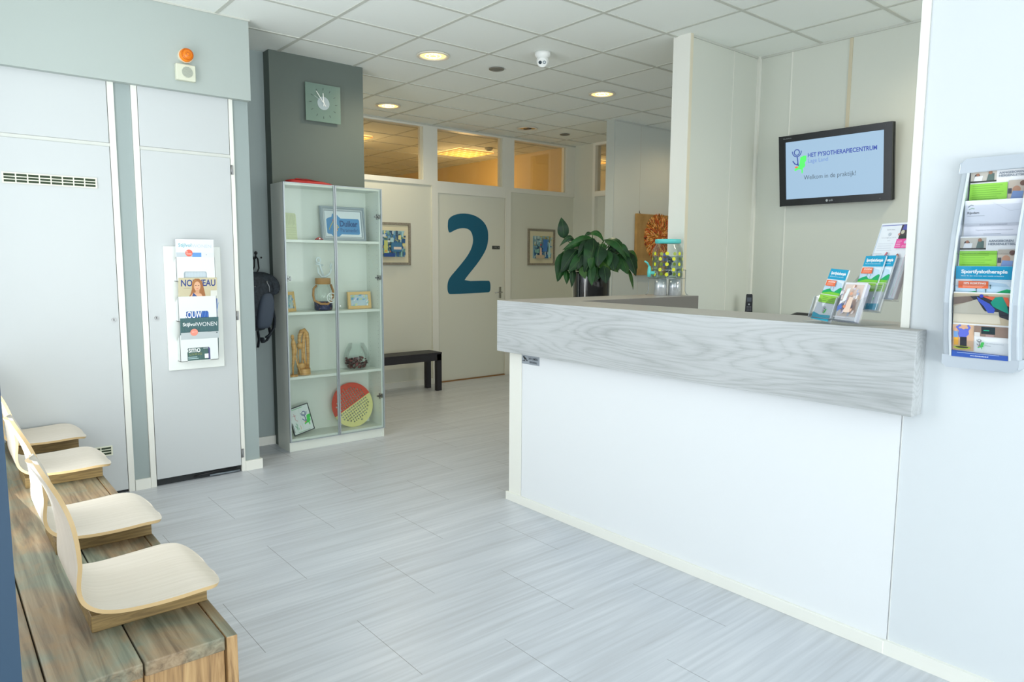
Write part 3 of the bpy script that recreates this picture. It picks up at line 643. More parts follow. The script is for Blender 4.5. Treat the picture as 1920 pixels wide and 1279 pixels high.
wh = mat((240, 240, 236), .4); q.tube([(0, 0, .022), (0, 0, -.018)], .003, wh, 6, M=MT); q.tube([(-.012, 0, .010), (.012, 0, .010)], .0028, wh, 6, M=MT); q.tube([(-.017, 0, -.006), (-.012, 0, -.016), (0, 0, -.021), (.012, 0, -.016), (.017, 0, -.006)], .003, wh, 6, M=MT); q.build('anchor_tag', t)
MT = Matrix.Translation((.01, 0, .253)); AW = mat((214, 224, 226), .4)
q = MB(); q.tube([(-.043+.017*math.cos(i*math.pi/8), 0, .137+.019*math.sin(i*math.pi/8)) for i in range(16)], .006, AW, 8, M=MT, closed=True)
q.tube([(-.038, 0, .118), (-.024, 0, .07), (-.004, 0, .012)], .013, AW, 10, M=MT, flat=.6); q.tube([(-.066, 0, .108), (-.038, 0, .103), (-.008, 0, .098)], .009, AW, 8, M=MT, flat=.7)
q.tube([(-.052, 0, .085), (-.046, 0, .04), (-.022, 0, .01), (.014, 0, .008), (.046, 0, .03), (.062, 0, .062), (.06, 0, .10)], .011, AW, 10, M=MT, flat=.7, taper=[.6, .9, 1, 1, 1, .9, .5])
q.ext([(.048, .085), (.074, .095), (.058, .118)], -.004, .004, AW, MT); q.build('anchor_lid', t)
# small wooden frames
def smallframe(x, y, z, w, h, label, seed, rz=0, rx=-.12):
    t = thing('framed_photo', label, 'picture frame', (x, y, z), rot=(rx, 0, rz), group='light wood photo frames on the second shelf')
    frame_mb(w, h, .024, .014, mat((222, 186, 128), .45)).build('frame', t, bev=.002)
    a = Art(w-.044, h-.044, (186, 204, 214), .003, Matrix.Translation((0, .005, 0)), x0=.022, z0=.022); r = random.Random(seed)
    for k in range(26):
        u, v = r.random(), r.random(); du, dv = r.uniform(.03, .1), r.uniform(.04, .12); c = r.choice([(214, 222, 170), (150, 196, 190), (104, 160, 196), (206, 206, 226), (190, 206, 160), (230, 232, 236)])
        u = min(max(u, du), 1-du); v = min(max(v, dv), 1-dv); a.poly([(u-du, v-dv*.6), (u+du*.5, v-dv), (u+du, v+dv), (u-du*.4, v+dv*.7)], c)
    a.build('picture', t); return t
smallframe(2.628, 5.215, SH[1]+.001, .205, .137, 'light wood frame with a pale blue abstract print, right side of the second shelf', 3)
smallframe(2.098, 5.17, SH[1]+.001, .115, .15, 'light wood frame half hidden by the left door edge, second shelf', 5, .55)
# wooden figures
t = thing('wooden_figure', 'carved wooden embracing couple on a round base, third shelf', 'figurine', (2.232, 5.20, SH[0]+.001)); LW = M_lwood
MB().cyl(.050, 0, .045, LW, 24, r1=.048).build('base', t, bev=.003)
q = MB(); q.tube([(.034, 0, .045), (.036, 0, .16), (.036, 0, .27), (.030, 0, .315), (.008, 0, .343), (-.012, 0, .335), (-.028, 0, .30), (-.032, 0, .26), (-.026, 0, .225)], .014, LW, 10, taper=[.8, .9, 1, 1.1, 1.2, 1.2, 1.1, 1, .7])
q.tube([(.020, .0, .045), (.005, 0, .12), (.0, 0, .2), (.005, 0, .28), (.012, 0, .32)], .012, LW, 10, taper=[.7, .9, 1.1, 1.1, .9]); q.build('tall_figure', t)
q = MB(); q.ball((-.028, 0, .225), .026, LW, 14, (1, .9, 1.1)); q.tube([(-.040, 0, .21), (-.044, 0, .14), (-.042, 0, .08)], .006, LW, 8); q.tube([(-.012, 0, .21), (-.012, 0, .14), (-.014, 0, .08)], .006, LW, 8); q.ball((-.022, 0, .065), .034, LW, 14, (1, .9, .85)); q.build('small_figure', t)
t = thing('wooden_statue', 'slim wooden statue with a long stick at the left door edge, third shelf', 'figurine', (2.128, 5.15, SH[0]+.001))
MB().cyl(.032, 0, .012, LW, 20).build('base', t)
q = MB(); q.ball((-.002, 0, .30), .016, LW, 12, (.8, .9, 1.3)); q.tube([(0, 0, .29), (.004, 0, .25), (.008, 0, .22), (.004, 0, .15), (-.004, 0, .08), (-.006, 0, .01)], .014, LW, 10, taper=[.5, 1.3, 1.3, .9, .6, .5]); q.tube([(.014, 0, .25), (.024, -.008, .20), (.014, -.012, .16)], .006, LW, 8); q.build('body', t)
q = MB(); q.tube([(.006, -.01, .17), (.03, -.008, .09), (.058, 0, .012)], .008, LW, 8, taper=[.6, .8, 1]); q.build('stick', t)
# fish bowl
bx = 2.69
t = thing('glass_bowl', 'round glass bowl of dried potpourri on the third shelf', 'bowl', (bx, 5.215, SH[0]+.001))
MB().lathe([(.001, .002), (.060, .002), (.085, .018), (.102, .05), (.106, .085), (.10, .125), (.085, .165), (.066, .20), (.064, .208)], M_glass, 40).build('glass', t)
q = MB()
for k in range(150):
    z = rnd.uniform(.014, .088); R_ = .055+.04*math.sin(min(1, z/.075)*1.5)
    a_ = rnd.uniform(0, 6.28); rr = R_*rnd.uniform(.75, .98) if z < .07 else R_*rnd.uniform(0, .95)
    q.ball((rr*math.cos(a_), rr*math.sin(a_), z), rnd.uniform(.009, .016), mat(rnd.choice([(96, 58, 54), (70, 46, 44), (120, 78, 74), (104, 90, 86), (60, 40, 42), (136, 70, 70)]), .7), 7, (1, .8, .6), None)
o = q.build('potpourri', t); o['kind'] = 'stuff'
# mesh disc
t = thing('hand_exercise_web', 'round rubber hand exercise web, half red and half yellow, bottom shelf', 'exercise disc', (2.655, 5.19, .097), rot=(-.22, 0, 0))
R = .182; ang = math.radians(27)
def half(sgn, c):
    q = MB(); cells = 29; st = 2*R/cells
    def inside(x, z): return x*x+z*z <= R*R and sgn*z >= 0
    # ring-like web: strips of squares with holes
    n = 40; poly = [(R*math.cos(math.pi*i/n), sgn*R*math.sin(math.pi*i/n)) for i in range(n+1)]
    if sgn < 0: poly = poly[::-1]
    holes = []; p = .0215; hs = .0068
    for i in range(-8, 9):
        for j in range(0, 8):
            x, z = i*p, sgn*(.016+j*p)
            if x*x+z*z < (R-.036)**2: holes.append([(x-hs, z-hs), (x+hs, z-hs), (x+hs, z+hs), (x-hs, z+hs)])
    q.ext(poly, 0, .006, mat(c, .5), Matrix.Translation((0, 0, R)) @ Matrix.Rotation(-ang, 4, 'Y'), holes); return q
half(1, (206, 78, 58)).build('red_half', t); half(-1, (222, 218, 148)).build('yellow_half', t)
# drawing frame
t = thing('drawing_frame', 'thin black frame with a green and blue drawing, leaning on the bottom shelf', 'picture frame', (2.134, 5.175, .099), rot=(-.14, -.20, .08))
frame_mb(.175, .215, .006, .012, mat((48, 54, 56), .4)).build('frame', t)
a = Art(.169, .209, (222, 228, 226), .003, Matrix.Translation((0, .004, 0)), x0=.003, z0=.003)
a.line([(.5, .08), (.5, .9)], .006, (180, 190, 180)); a.logo(.72, .50, .62)
a.line([(.20, .78), (.24, .68), (.22, .56), (.32, .48)], .014, (206, 90, 100)); a.line([(.14, .70), (.30, .70)], .012, (206, 90, 100)); a.line([(.20, .42), (.26, .34), (.20, .24), (.14, .34)], .016, (60, 170, 110)); a.line([(.36, .3), (.40, .2), (.36, .15)], .014, (226, 170, 90)); a.disc(.24, .2, .05, (60, 170, 110)); a.disc(.24, .2, .035, (222, 228, 226))
a.rect(.12, .93, .7, .945, (90, 180, 110)); a.rect(.03, .1, .05, .45, (90, 100, 110)); a.rect(.2, .05, .8, .065, (140, 180, 140)); a.build('picture', t)

# ---- wall clock on the column
t = thing('wall_clock', 'square frosted glass clock on the dark grey column', 'clock', (2.49, 5.33, 2.663))
MB().box(-.02, .02, -.02, 0, -.02, .02, M_steel).build('mount', t)
Fz, N_, b_ = nt('frosted_glass'); b_.inputs['Base Color'].default_value = RGB((126, 150, 138)); b_.inputs['Roughness'].default_value = .25; b_.inputs['Alpha'].default_value = .72
MB().box(-.145, .145, -.032, -.024, -.142, .142, Fz).build('face', t, bev=.001)
q = MB(); q.cyl(.050, 0, .002, mat((176, 190, 194), .2, .3), 36, Matrix.Translation((0, -.032, 0)) @ MX); q.build('centre_disc', t)
for k in range(12):
    MT = Matrix.Rotation(k*math.pi/6, 4, 'Y'); MB().box(-.0016, .0016, -.0335, -.032, .098, .116, mat((52, 64, 62), .4), MT).build('hour_mark', t)
q = MB(); MT = Matrix.Rotation(math.radians(-3), 4, 'Y'); q.box(-.003, .003, -.039, -.037, -.022, .075, wh, MT); q.build('hour_hand', t)
q = MB(); MT = Matrix.Rotation(math.radians(-36), 4, 'Y'); q.box(-.0025, .0025, -.042, -.040, -.03, .105, wh, MT); q.build('minute_hand', t)
q = MB(); MT = Matrix.Rotation(math.radians(-58), 4, 'Y'); q.box(-.001, .001, -.044, -.043, -.045, .09, mat((190, 196, 196), .3), MT); q.cyl(.005, 0, .012, wh, 12, Matrix.Translation((0, -.034, 0)) @ MX); q.build('second_hand', t)

# ---- number 2 on the door, plates
zz = lambda a, b2: (a, b2)
two = [(150, 215), (190, 172), (270, 138), (370, 130), (460, 145), (540, 185), (600, 245), (635, 320), (643, 410), (635, 510), (605, 600), (560, 680), (500, 770), (430, 860), (370, 935), (335, 992), (645, 990), (662, 1000), (672, 1040), (672, 1110), (660, 1140), (640, 1146), (175, 1156), (150, 1146), (137, 1110), (135, 1040), (145, 985), (170, 935), (240, 850), (320, 750), (385, 660), (430, 570), (452, 480), (445, 410), (425, 355), (390, 325), (335, 314), (270, 325), (215, 352), (168, 383), (153, 370), (143, 320), (144, 260)]
two = [(4.813+(a-135)/(672-135)*.651, 2.022-(b2-130)/(1156-130)*.966) for a, b2 in two]
# round the outline with corner averaging
for _ in range(1):
    n = len(two); two = [p for i in range(n) for p in ((two[i][0]*.75+two[(i+1) % n][0]*.25, two[i][1]*.75+two[(i+1) % n][1]*.25), (two[i][0]*.25+two[(i+1) % n][0]*.75, two[i][1]*.25+two[(i+1) % n][1]*.75))]
q = MB().ext([(a-5.14, b2-1.53) for a, b2 in two], -.002, 0, mat((0, 92, 122), .5)); tag(q.build('door_number', loc=(5.14, Y+.0115, 1.53)), 'large blue numeral 2 stuck on the cream door', 'sign')
a = Art(.12, .042, (70, 72, 70), .003); a.text('VRIJ', .2, .28, .58, .72, (150, 152, 148)); a.disc(.84, .5, .05, (150, 152, 148)); o = a.build('door_plate'); o.location = (5.49, Y+.008, 1.602); tag(o, 'small dark plate on the door right of the blue numeral', 'sign')

# ---- pictures in the back
def picture(x, label, seed):
    t = thing('framed_picture', label, 'picture', (x, Y-.002, 1.405), group='framed prints on the back wall')
    frame_mb(.473, .47, .026, .02, M_pframe).build('frame', t, bev=.003)
    a = Art(.425, .422, (226, 218, 188), .003, Matrix.Translation((0, .012, 0)), x0=.024, z0=.024); a.build('mount', t)
    a = Art(.30, .29, (150, 190, 206), .002, Matrix.Translation((0, .0085, 0)), x0=.086, z0=.090); r = random.Random(seed)
    for k in range(150):
        u, v = r.random(), r.random(); du, dv = r.uniform(.015, .08), r.uniform(.02, .12); u = min(max(u, du), 1-du); v = min(max(v, dv), 1-dv)
        c = r.choice([(60, 120, 176), (44, 96, 150), (126, 176, 204), (170, 208, 214), (220, 214, 150), (96, 150, 150), (206, 220, 226), (60, 90, 120), (140, 190, 180)] if v < .55 or seed == 1 else [(150, 190, 200), (190, 214, 214), (120, 170, 190), (204, 190, 120)])
        a.poly([(u-du, v-dv*.8), (u+du*.9, v-dv), (u+du, v+dv), (u-du*.9, v+dv*.8)], c)
    if seed == 1: a.rect(.05, .12, .2, .62, (190, 200, 120)); a.rect(.35, .2, .8, .55, (60, 118, 160)); a.rect(.45, .28, .78, .38, (226, 214, 200)); a.rect(.04, .0, .5, .14, (30, 70, 140)); a.disc(.12, .22, .03, (226, 130, 50)); a.disc(.30, .21, .025, (226, 130, 50))
    else: a.poly([(.4, .3), (.66, .3), (.68, .85), (.42, .85)], (66, 124, 196)); a.poly([(.2, .02), (.36, .02), (.32, .45), (.24, .5)], (226, 190, 170)); a.disc(.28, .6, .04, (200, 70, 60)); a.poly([(.7, .05), (.86, .05), (.82, .7), (.74, .7)], (170, 214, 220)); a.rect(0, 0, .5, .14, (196, 176, 150))
    a.build('print', t)
    return t
picture(3.83, 'blue harbour print in a grey frame above the dark bench', 1); picture(6.078, 'pale blue print in a grey frame behind the plant', 2)
# flower canvas
t = thing('flower_canvas', 'brown square canvas with an orange flower on the divider wall', 'painting', (6.30, 5.355, 1.302))
CV, N_, b_ = nt('brown_canvas'); N_.links.new(ramp(N_, noise(N_, 7, (1, 1, 1), 4), [(.3, (160, 124, 70)), (.7, (188, 148, 88))]), b_.inputs['Base Color']); bump(N_, b_, noise(N_, 240), .4, .002); b_.inputs['Roughness'].default_value = .85
MB().box(0, .72, 0, .034, 0, .70, CV).build('canvas', t, bev=.004)
q = MB(); cx, cz = .40, .44
q.flat([(min(cx+.265*math.cos(i*math.pi/20), .71), cz+.225*math.sin(i*math.pi/20)) for i in range(40)], -.0008, mat((206, 112, 36), .7))
cols = [(240, 112, 30), (250, 150, 44), (224, 84, 26), (252, 176, 70), (240, 156, 46), (246, 130, 56)]
for ring in range(9, 0, -1):
    R_ = .03+ring*.0245; n = 8+ring*6
    for k in range(n):
        a_ = 2*math.pi*(k+.5*(ring % 2))/n+rnd.uniform(-.06, .06); ca, sa = math.cos(a_), math.sin(a_); L = .030; wd = .013; y = -.002-(9-ring)*.0012
        sw = rnd.uniform(-.3, .3)
        pts = [(-wd*.4, -L), (wd*.7, -L*.3), (wd, L*.4), (0, L), (-wd, L*.4), (-wd*.7, -L*.3)]
        o_ = [(cx+(R_+p[1])*ca-(p[0]+sw*p[1])*sa, cz+(R_+p[1])*sa+(p[0]+sw*p[1])*ca) for p in pts]
        o_ = [(min(max(x, .01), .715), z) for x, z in o_]
        q.flat(o_, y, mat(rnd.choice(cols), .6))
        q.flat([(o_[0][0]*.5+o_[1][0]*.5, o_[0][1]*.5+o_[1][1]*.5), (o_[2][0]*.6+o_[3][0]*.4, o_[2][1]*.6+o_[3][1]*.4), (o_[3][0], o_[3][1]), (o_[5][0]*.6+o_[0][0]*.4, o_[5][1]*.6+o_[0][1]*.4)], y-.0005, mat(rnd.choice([(244, 190, 120), (150, 60, 20), (120, 90, 30)]), .6))
q.build('painted_flower', t)
q = MB(); q.tube([(.075, .02, .70), (.07, .03, .72), (.078, .034, .735)], .004, M_black, 6); q.build('hanger', t)

# ---- dark bench under the picture
t = thing('low_bench', 'black wooden bench under the harbour print', 'bench', (3.95, 6.71, 0))
for k in range(5): MB().box(-.45, .485, -.112+k*.054-.045, -.112+k*.054+.004, .418, .436, M_blackwood).build('slat', t, bev=.002)
q = MB()
for y0 in (-.157, .088): q.box(-.45, .478, y0, y0+.022, .345, .418, M_blackwood)
for x0 in (-.45, .455): q.box(x0, x0+.022, -.15, .105, .345, .418, M_blackwood)
q.build('apron', t)
for x in (-.45, .418):
    for y0 in (-.157, .06): MB().box(x, x+.062, y0, y0+.05, 0, .418, M_blackwood).build('leg', t, bev=.002)

# ---- reception counter
t = thing('reception_counter', 'white panelled reception counter base under the grey wood top', 'counter', (2.685, 2.1, 0))
MB().box(.0, .03, -1.075, 1.030, .0, .925, M_panel).build('front_panel', t)
MB().box(.0, .03, -1.079, -1.0765, .0, .925, mat((205, 207, 206), .5)).build('panel_seam', t)
MB().box(-.002, .06, 1.034, 1.145, .0, .925, M_trim).build('corner_post', t, bev=.002)
MB().box(.06, 1.43, 1.09, 1.12, 0, .925, M_panel).build('return_panel', t)
MB().box(-.015, 0, -1.07, 1.16, 0, .052, M_trim).build('skirting', t, bev=.002)
MB().box(.06, 1.43, 1.12, 1.135, 0, .052, M_trim).build('skirting', t)
MB().box(.03, .75, -1.05, 1.06, .70, .735, M_white).build('desk_surface', t)
q = MB()
q.add([(2.60, .962, .925), (2.684, .962, .925), (2.684, 1.0495, .925), (2.955, 1.0495, .925), (2.955, 2.93, .925), (4.112, 2.93, .925), (4.112, 3.262, .925), (2.60, 3.262, .925)] +
      [(2.60, .962, 1.225), (2.684, .962, 1.225), (2.684, 1.0495, 1.225), (2.955, 1.0495, 1.225), (2.955, 2.93, 1.225), (4.112, 2.93, 1.225), (4.112, 3.262, 1.225), (2.60, 3.262, 1.225)],
      [(0, 1, 2, 3, 4, 5, 6, 7)[::1]]+[(15, 14, 13, 12, 11, 10, 9, 8)]+[(i, (i+1) % 8, 8+(i+1) % 8, 8+i) for i in range(8)], M_oak)
q.v = [(x-2.685, y-2.1, z-.925) for x, y, z in q.v]
o = q.build('counter_top', loc=(2.685, 2.1, .925), bev=.0015)
me = o.data; import bmesh
bm = bmesh.new(); bm.from_mesh(me); bmesh.ops.recalc_face_normals(bm, faces=bm.faces); bm.to_mesh(me); bm.free()
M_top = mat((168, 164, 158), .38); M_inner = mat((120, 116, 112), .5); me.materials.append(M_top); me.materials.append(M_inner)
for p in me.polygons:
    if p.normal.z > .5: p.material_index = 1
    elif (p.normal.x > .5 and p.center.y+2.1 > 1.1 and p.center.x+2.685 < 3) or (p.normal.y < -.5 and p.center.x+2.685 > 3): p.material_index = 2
tag(o, 'thick pale grey wood-grain top of the reception counter', 'countertop')
a = Art(.152, .052, (150, 158, 166), .0015)
a.poly([(.06, .72), (.10, .92), (.28, .58), (.24, .42)], (40, 44, 48)); a.rect(.03, .3, .2, .36, (40, 44, 48)); a.rect(.12, .3, .15, .6, (40, 44, 48)); a.disc(.30, .42, .03, (40, 44, 48))
a.text('24/7 CAMERA', .40, .54, .93, .80, (70, 78, 86), .01); a.text('BEWAKING', .46, .16, .88, .40, (70, 78, 86), .01)
o = a.build('notice_sticker', rz=FX); o.location = (2.6835, 3.130, .857); tag(o, 'small silver camera notice sticker under the counter top', 'sign')

# ---- brochure display on the counter
yw, le = .398, .313
HB = Matrix.Translation((2.70, 1.30, 1.2255)) @ Matrix.Rotation(-math.pi/2-yw, 4, 'Z')
lean = Matrix.Rotation(-le, 4, 'X')
def hw_(x, y, z): return HB.inverted() @ Vector((x, y, z))
cards = {'card': (2.656, 1.278, 1.239), 'left': (2.704, 1.386, 1.233), 'midl': (2.719, 1.252, 1.28), 'midr': (2.708, 1.218, 1.281), 'back': (2.762, 1.239, 1.322)}
loc = {k: hw_(*v) for k, v in cards.items()}
print('holder local', {k: tuple(round(c, 3) for c in v) for k, v in loc.items()})
ht = thing('brochure_stand', 'clear acrylic tiered brochure stand on the counter top', 'brochure stand', HB.translation, rot=(0, 0, -math.pi/2-yw))
def pocket(x0, x1, yf, z0, hf, hs, dep=.028):
    q = MB(); M_ = Matrix.Translation((0, yf, z0)) @ lean
    q.ext([(x0, 0), (x1, 0), (x1, hf), ((x0+x1)/2+.02, hf-.008), ((x0+x1)/2, hf*.55), ((x0+x1)/2-.02, hf-.008), (x0, hf)], -dep, -dep+.002, M_acryl, M_)
    for x in (x0, x1-.002): q.ext([(0, 0)]*0+[(-dep, 0), (0, 0), (0, hs), (-dep, hf)], x, x+.002, M_acryl, M_ @ Matrix(((0, 1, 0, 0), (1, 0, 0, 0), (0, 0, 1, 0), (0, 0, 0, 1))))
    q.box(x0, x1, -dep, .002, -.002, 0, mat((190, 196, 204), .2) if False else M_acryl, M_)
    # side edge tubes coloured pale: light on polished edges painted in
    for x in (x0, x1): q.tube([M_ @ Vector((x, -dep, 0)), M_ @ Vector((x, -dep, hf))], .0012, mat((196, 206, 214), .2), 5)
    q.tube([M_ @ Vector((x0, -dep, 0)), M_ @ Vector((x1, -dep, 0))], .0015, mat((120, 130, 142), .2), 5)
    return q
fy = loc['card'].y+.012
pocket(loc['left'].x-.012, loc['left'].x+.108, fy+.004, .008, .085, .10).build('pocket', ht)
pocket(loc['card'].x-.008, loc['card'].x+.113, fy+.004, .008, .085, .11).build('pocket', ht)
my = loc['midl'].y+.012
pocket(loc['midl'].x-.010, loc['midr'].x+.106, my, .050, .10, .15).build('pocket', ht)
by = loc['back'].y+.02
pocket(loc['back'].x-.008, loc['back'].x+.172, by, .092, .16, .20).build('pocket', ht)
q = MB(); x0, x1 = loc['left'].x-.012, loc['card'].x+.113
q.box(x0, x1, fy-.05, by+.06, -.0003, .002, M_acryl)
for x in (): q.add([(x, fy+.01, .002), (x+.003, fy+.01, .002), (x+.003, by+.05, .002), (x, by+.05, .002), (x, fy+.012, .02), (x+.003, fy+.012, .02), (x+.003, by+.03, .10), (x, by+.03, .10)], [(0, 3, 2, 1), (4, 5, 6, 7), (0, 1, 5, 4), (1, 2, 6, 5), (2, 3, 7, 6), (3, 0, 4, 7)], M_acryl)
q.build('base', ht)
TEAL = (0, 158, 200)
def sport(w, h, full=True, d=.006):
    a = Art(w, h, (236, 240, 242), d, L=.0003)
    a.rect(0, .80, 1, 1, TEAL); a.text('Sportfysiotherapie', .10, .875, .92, .95, (245, 248, 250), .045); a.text('Meer fit dan ooit met een goede screening', .10, .84, .86, .862, (210, 236, 244), .02)
    a.rect(0, .53, 1, .79, (196, 222, 240)); a.rect(0, .70, .30, .79, (236, 240, 242)); a.poly([(.5, .78), (.9, .74), (1, .66), (1, .78)], (226, 238, 246))
    a.poly([(0, .50), (0, .56), (.2, .60), (.36, .62), (.5, .575), (.65, .57), (.78, .62), (.92, .66), (1, .65), (1, .50)], (0, 170, 104)); a.poly([(0, .52), (.4, .56), (1, .55), (1, .50), (0, .50)], (128, 206, 62))
    for u, v in ((.38, .60), (.55, .59), (.63, .66)): a.rect(u, v, u+.012, v+.05, (60, 90, 90)); a.disc(u+.006, v+.055, .014, (60, 90, 90), 10)
    a.rect(.06, .665, .60, .775, (240, 112, 66)); a.text('10% KORTING', .16, .728, .56, .758, (252, 230, 220), .05); a.lines(.14, .675, .56, .72, 3, (248, 190, 166), rnd)
    a.rect(0, .49, 1, .50, (240, 244, 240)); a.rect(0, .34, 1, .485, (150, 208, 74)); a.lines(.2, .36, .55, .46, 3, (84, 140, 50), rnd, .2); a.lines(.66, .36, .9, .46, 3, (84, 140, 50), rnd, .2)
    a.rect(0, .08, 1, .33, (228, 232, 240)); a.logo(.55, .20, .16, True); a.poly([(0, .0), (1, .0), (1, .12), (.4, .10), (0, .14)], (60, 176, 204)); return a
def leaf(key, art, label, roll=0, cat='leaflet', name='leaflet', off=0):
    o = art.build(name); L_ = loc[key].copy()
    o.matrix_world = HB @ Matrix.Translation((L_.x, L_.y+off, L_.z)) @ lean @ Matrix.Rotation(roll, 4, 'Y'); return tag(o, label, cat, 'teal sport leaflets in the acrylic stand' if name == 'leaflet' else None)
leaf('left', sport(.097, .21), 'teal sport leaflet in the front left pocket of the acrylic stand', .06)
leaf('midl', sport(.097, .212), 'teal sport leaflet in the middle tier, left one', 0)
leaf('midr', sport(.097, .212), 'teal sport leaflet in the middle tier, behind and right', 0, off=.008)
a = Art(.105, .15, (234, 232, 238), .004, L=.0003); a.rect(.05, .12, .93, .95, (226, 206, 196))
for k in range(60):
    u, v = rnd.uniform(.1, .86), rnd.uniform(.18, .9); du, dv = rnd.uniform(.02, .07), rnd.uniform(.02, .06)
    c_ = rnd.choice([(236, 190, 160), (246, 226, 212), (214, 206, 224), (176, 190, 220), (240, 236, 236), (224, 160, 140), (236, 214, 186)]) if u > .35 else rnd.choice([(214, 206, 224), (150, 170, 210), (196, 190, 216), (240, 236, 240)])
    a.poly([(u-du, v-dv), (u+du*.6, v-dv*.7), (u+du, v+dv), (u-du*.7, v+dv*.8)], c_)
a.poly([(.3, .45), (.46, .5), (.52, .82), (.38, .8)], (240, 244, 250)); a.poly([(.2, .2), (.4, .3), (.3, .42), (.16, .34)], (90, 120, 190)); a.disc(.63, .68, .06, (232, 170, 140)); a.poly([(.5, .2), (.8, .2), (.78, .58), (.6, .6)], (240, 214, 196)); a.disc(.5, .34, .06, (238, 150, 110))
a.rect(.12, .06, .7, .075, (200, 196, 206))
leaf('card', a, 'white photo card in the front right pocket of the acrylic stand', 0, 'card', 'photo_card')
q = MB()
for k in range(7): q.box(.0+k*.0004, .105-k*.0003, .005+k*.0022, .0065+k*.0022, 0, .150-k*.0006, mat((206-4*(k % 2), 204, 218), .6))
o = q.build('card_stack'); o.matrix_world = HB @ Matrix.Translation(loc['card']) @ lean; tag(o, 'stack of cards behind the white photo card', 'card')
a = Art(.160, .297, (236, 240, 246), .004, L=.0003); a.rect(.03, .965, 1, .975, (110, 116, 186)); a.rect(.02, .03, .032, .975, (170, 196, 220)); a.rect(.972, .03, .98, .70, (226, 150, 180))
a.text('Sport voor', .22, .90, .46, .92, (150, 154, 170)); a.disc(.34, .85, .04, (190, 198, 208)); a.text('beweegzorg 2019', .14, .795, .56, .81, (160, 164, 178)); a.text('juni', .34, .76, .42, .772, (160, 164, 178)); a.lines(.1, .62, .55, .74, 4, (206, 210, 220), rnd, .15)
a.rect(.64, .78, 1, .965, (74, 66, 72)); a.poly([(.68, .90), (1, .89), (1, .96), (.7, .96)], (86, 92, 170)); a.disc(.72, .87, .05, (206, 200, 180)); a.disc(.9, .87, .04, (190, 170, 120)); a.rect(.66, .78, .95, .82, (50, 62, 60)); a.disc(.64, .84, .03, (214, 150, 140))
a.rect(.62, .66, 1, .78, (236, 80, 162)); a.lines(.65, .67, .8, .76, 4, (250, 190, 220), rnd); a.disc(.9, .735, .04, (220, 190, 220)); a.lines(.83, .665, .98, .70, 2, (250, 200, 226), rnd)
a.line([(.42, .54), (.47, .60)], .03, (206, 60, 80)); a.line([(.47, .55), (.50, .60)], .02, (90, 60, 120)); a.disc(.80, .555, .04, (140, 80, 100), 16, .03); a.disc(.80, .555, .02, (240, 190, 120), 12, .015); a.lines(.1, .5, .38, .6, 3, (200, 204, 214), rnd, .2); a.lines(.5, .46, .74, .56, 4, (214, 216, 224), rnd, .2); a.lines(.1, .2, .9, .44, 10, (216, 218, 226), rnd, .2)
leaf('back', a, 'tall white flyer with a pink block in the rear tier of the acrylic stand', 0, 'flyer', 'flyer')
q = MB()
for k in range(8): q.box(.004+k*.0005, .165, -.004-k*.0022, -.0055-k*.0022+.0012, 0, .19+.002*(k % 3), mat((222-6*(k % 2), 206, 214), .6))
o = q.build('flyer_stack'); o.matrix_world = HB @ Matrix.Translation(loc['back']+Vector((0, .026, 0))) @ lean; tag(o, 'stack of pale pink edged flyers in the rear tier', 'flyer')

# ---- drinks dispenser on the counter return
jx, jy, zt = 3.965, 3.09, 1.2255
t = thing('drink_dispenser', 'clear glass drink dispenser with turquoise lid and yellow dots on the counter', 'drink dispenser', (jx, jy, zt))
TQ = mat((96, 206, 204), .4); WR = mat((150, 156, 160), .3, .8)
q = MB(); q.lathe([(.001, .118), (.096, .118), (.103, .126), (.104, .29), (.098, .32), (.082, .345), (.080, .358)], M_glass, 40); q.build('glass_body', t)
q = MB(); q.lathe([(.001, .120), (.093, .120), (.100, .128), (.101, .270), (.001, .270)], glassy('water', (236, 244, 244), .02), 32); q.build('water', t)
q = MB(); q.lathe([(.001, .385), (.084, .385), (.088, .381), (.088, .357), (.080, .355)], TQ, 36); q.build('lid', t)
q = MB()
rr = .1045
for row_, z in enumerate((.286, .250, .214, .178, .145)):
    for k in range(7):
        a_ = 2*math.pi*(k+.5*(row_ % 2)+.2)/7; s_ = .0125
        pts = []
        for i in range(14):
            u = s_*math.cos(2*math.pi*i/14); v = s_*math.sin(2*math.pi*i/14); aa = a_+u/rr; pts.append((rr*math.cos(aa), rr*math.sin(aa), z+v))
        q.add(pts, [tuple(range(14))], mat((222, 226, 40), .5))
o = q.build('yellow_dots', t); o['kind'] = 'stuff'
vdir = Vector((-rt.x, -rt.y, 0))
q = MB(); sx = Vector((-.092, .035, 0)); q.cyl(.012, 0, .03, TQ, 14, Matrix.Translation(sx*1.05+Vector((0, 0, .155))) @ Vector((-.94, .34, 0)).to_track_quat('Z', 'Y').to_matrix().to_4x4())
p0 = sx*1.42+Vector((0, 0, .155)); q.tube([p0+Vector((0, 0, .045)), p0, p0+Vector((-.004, 0, -.028))], .012, TQ, 10, taper=[.8, 1.2, .9]); q.tube([p0+Vector((0, 0, .04)), p0+Vector((-.016, .006, .068)), p0+Vector((-.036, .012, .078))], .006, TQ, 8); q.build('tap', t)
q = MB(); a_ = .094
cs = [(-a_, -a_*.9), (a_, -a_*.9), (a_, a_*.9), (-a_, a_*.9)]
for z in (.117, .175):
    q.tube([(x, y, z) for x, y in cs], .002, WR, 6, closed=True)
for x, y in cs:
    q.tube([(x, y, .175), (x, y, .03), (x*1.06, y*1.06, .012), (x*1.14, y*1.14, .003)], .0022, WR, 6)
q.tube([(0, -a_*.9, .175), (0, -a_*.9, .05)], .002, WR, 6); q.build('wire_stand', t)
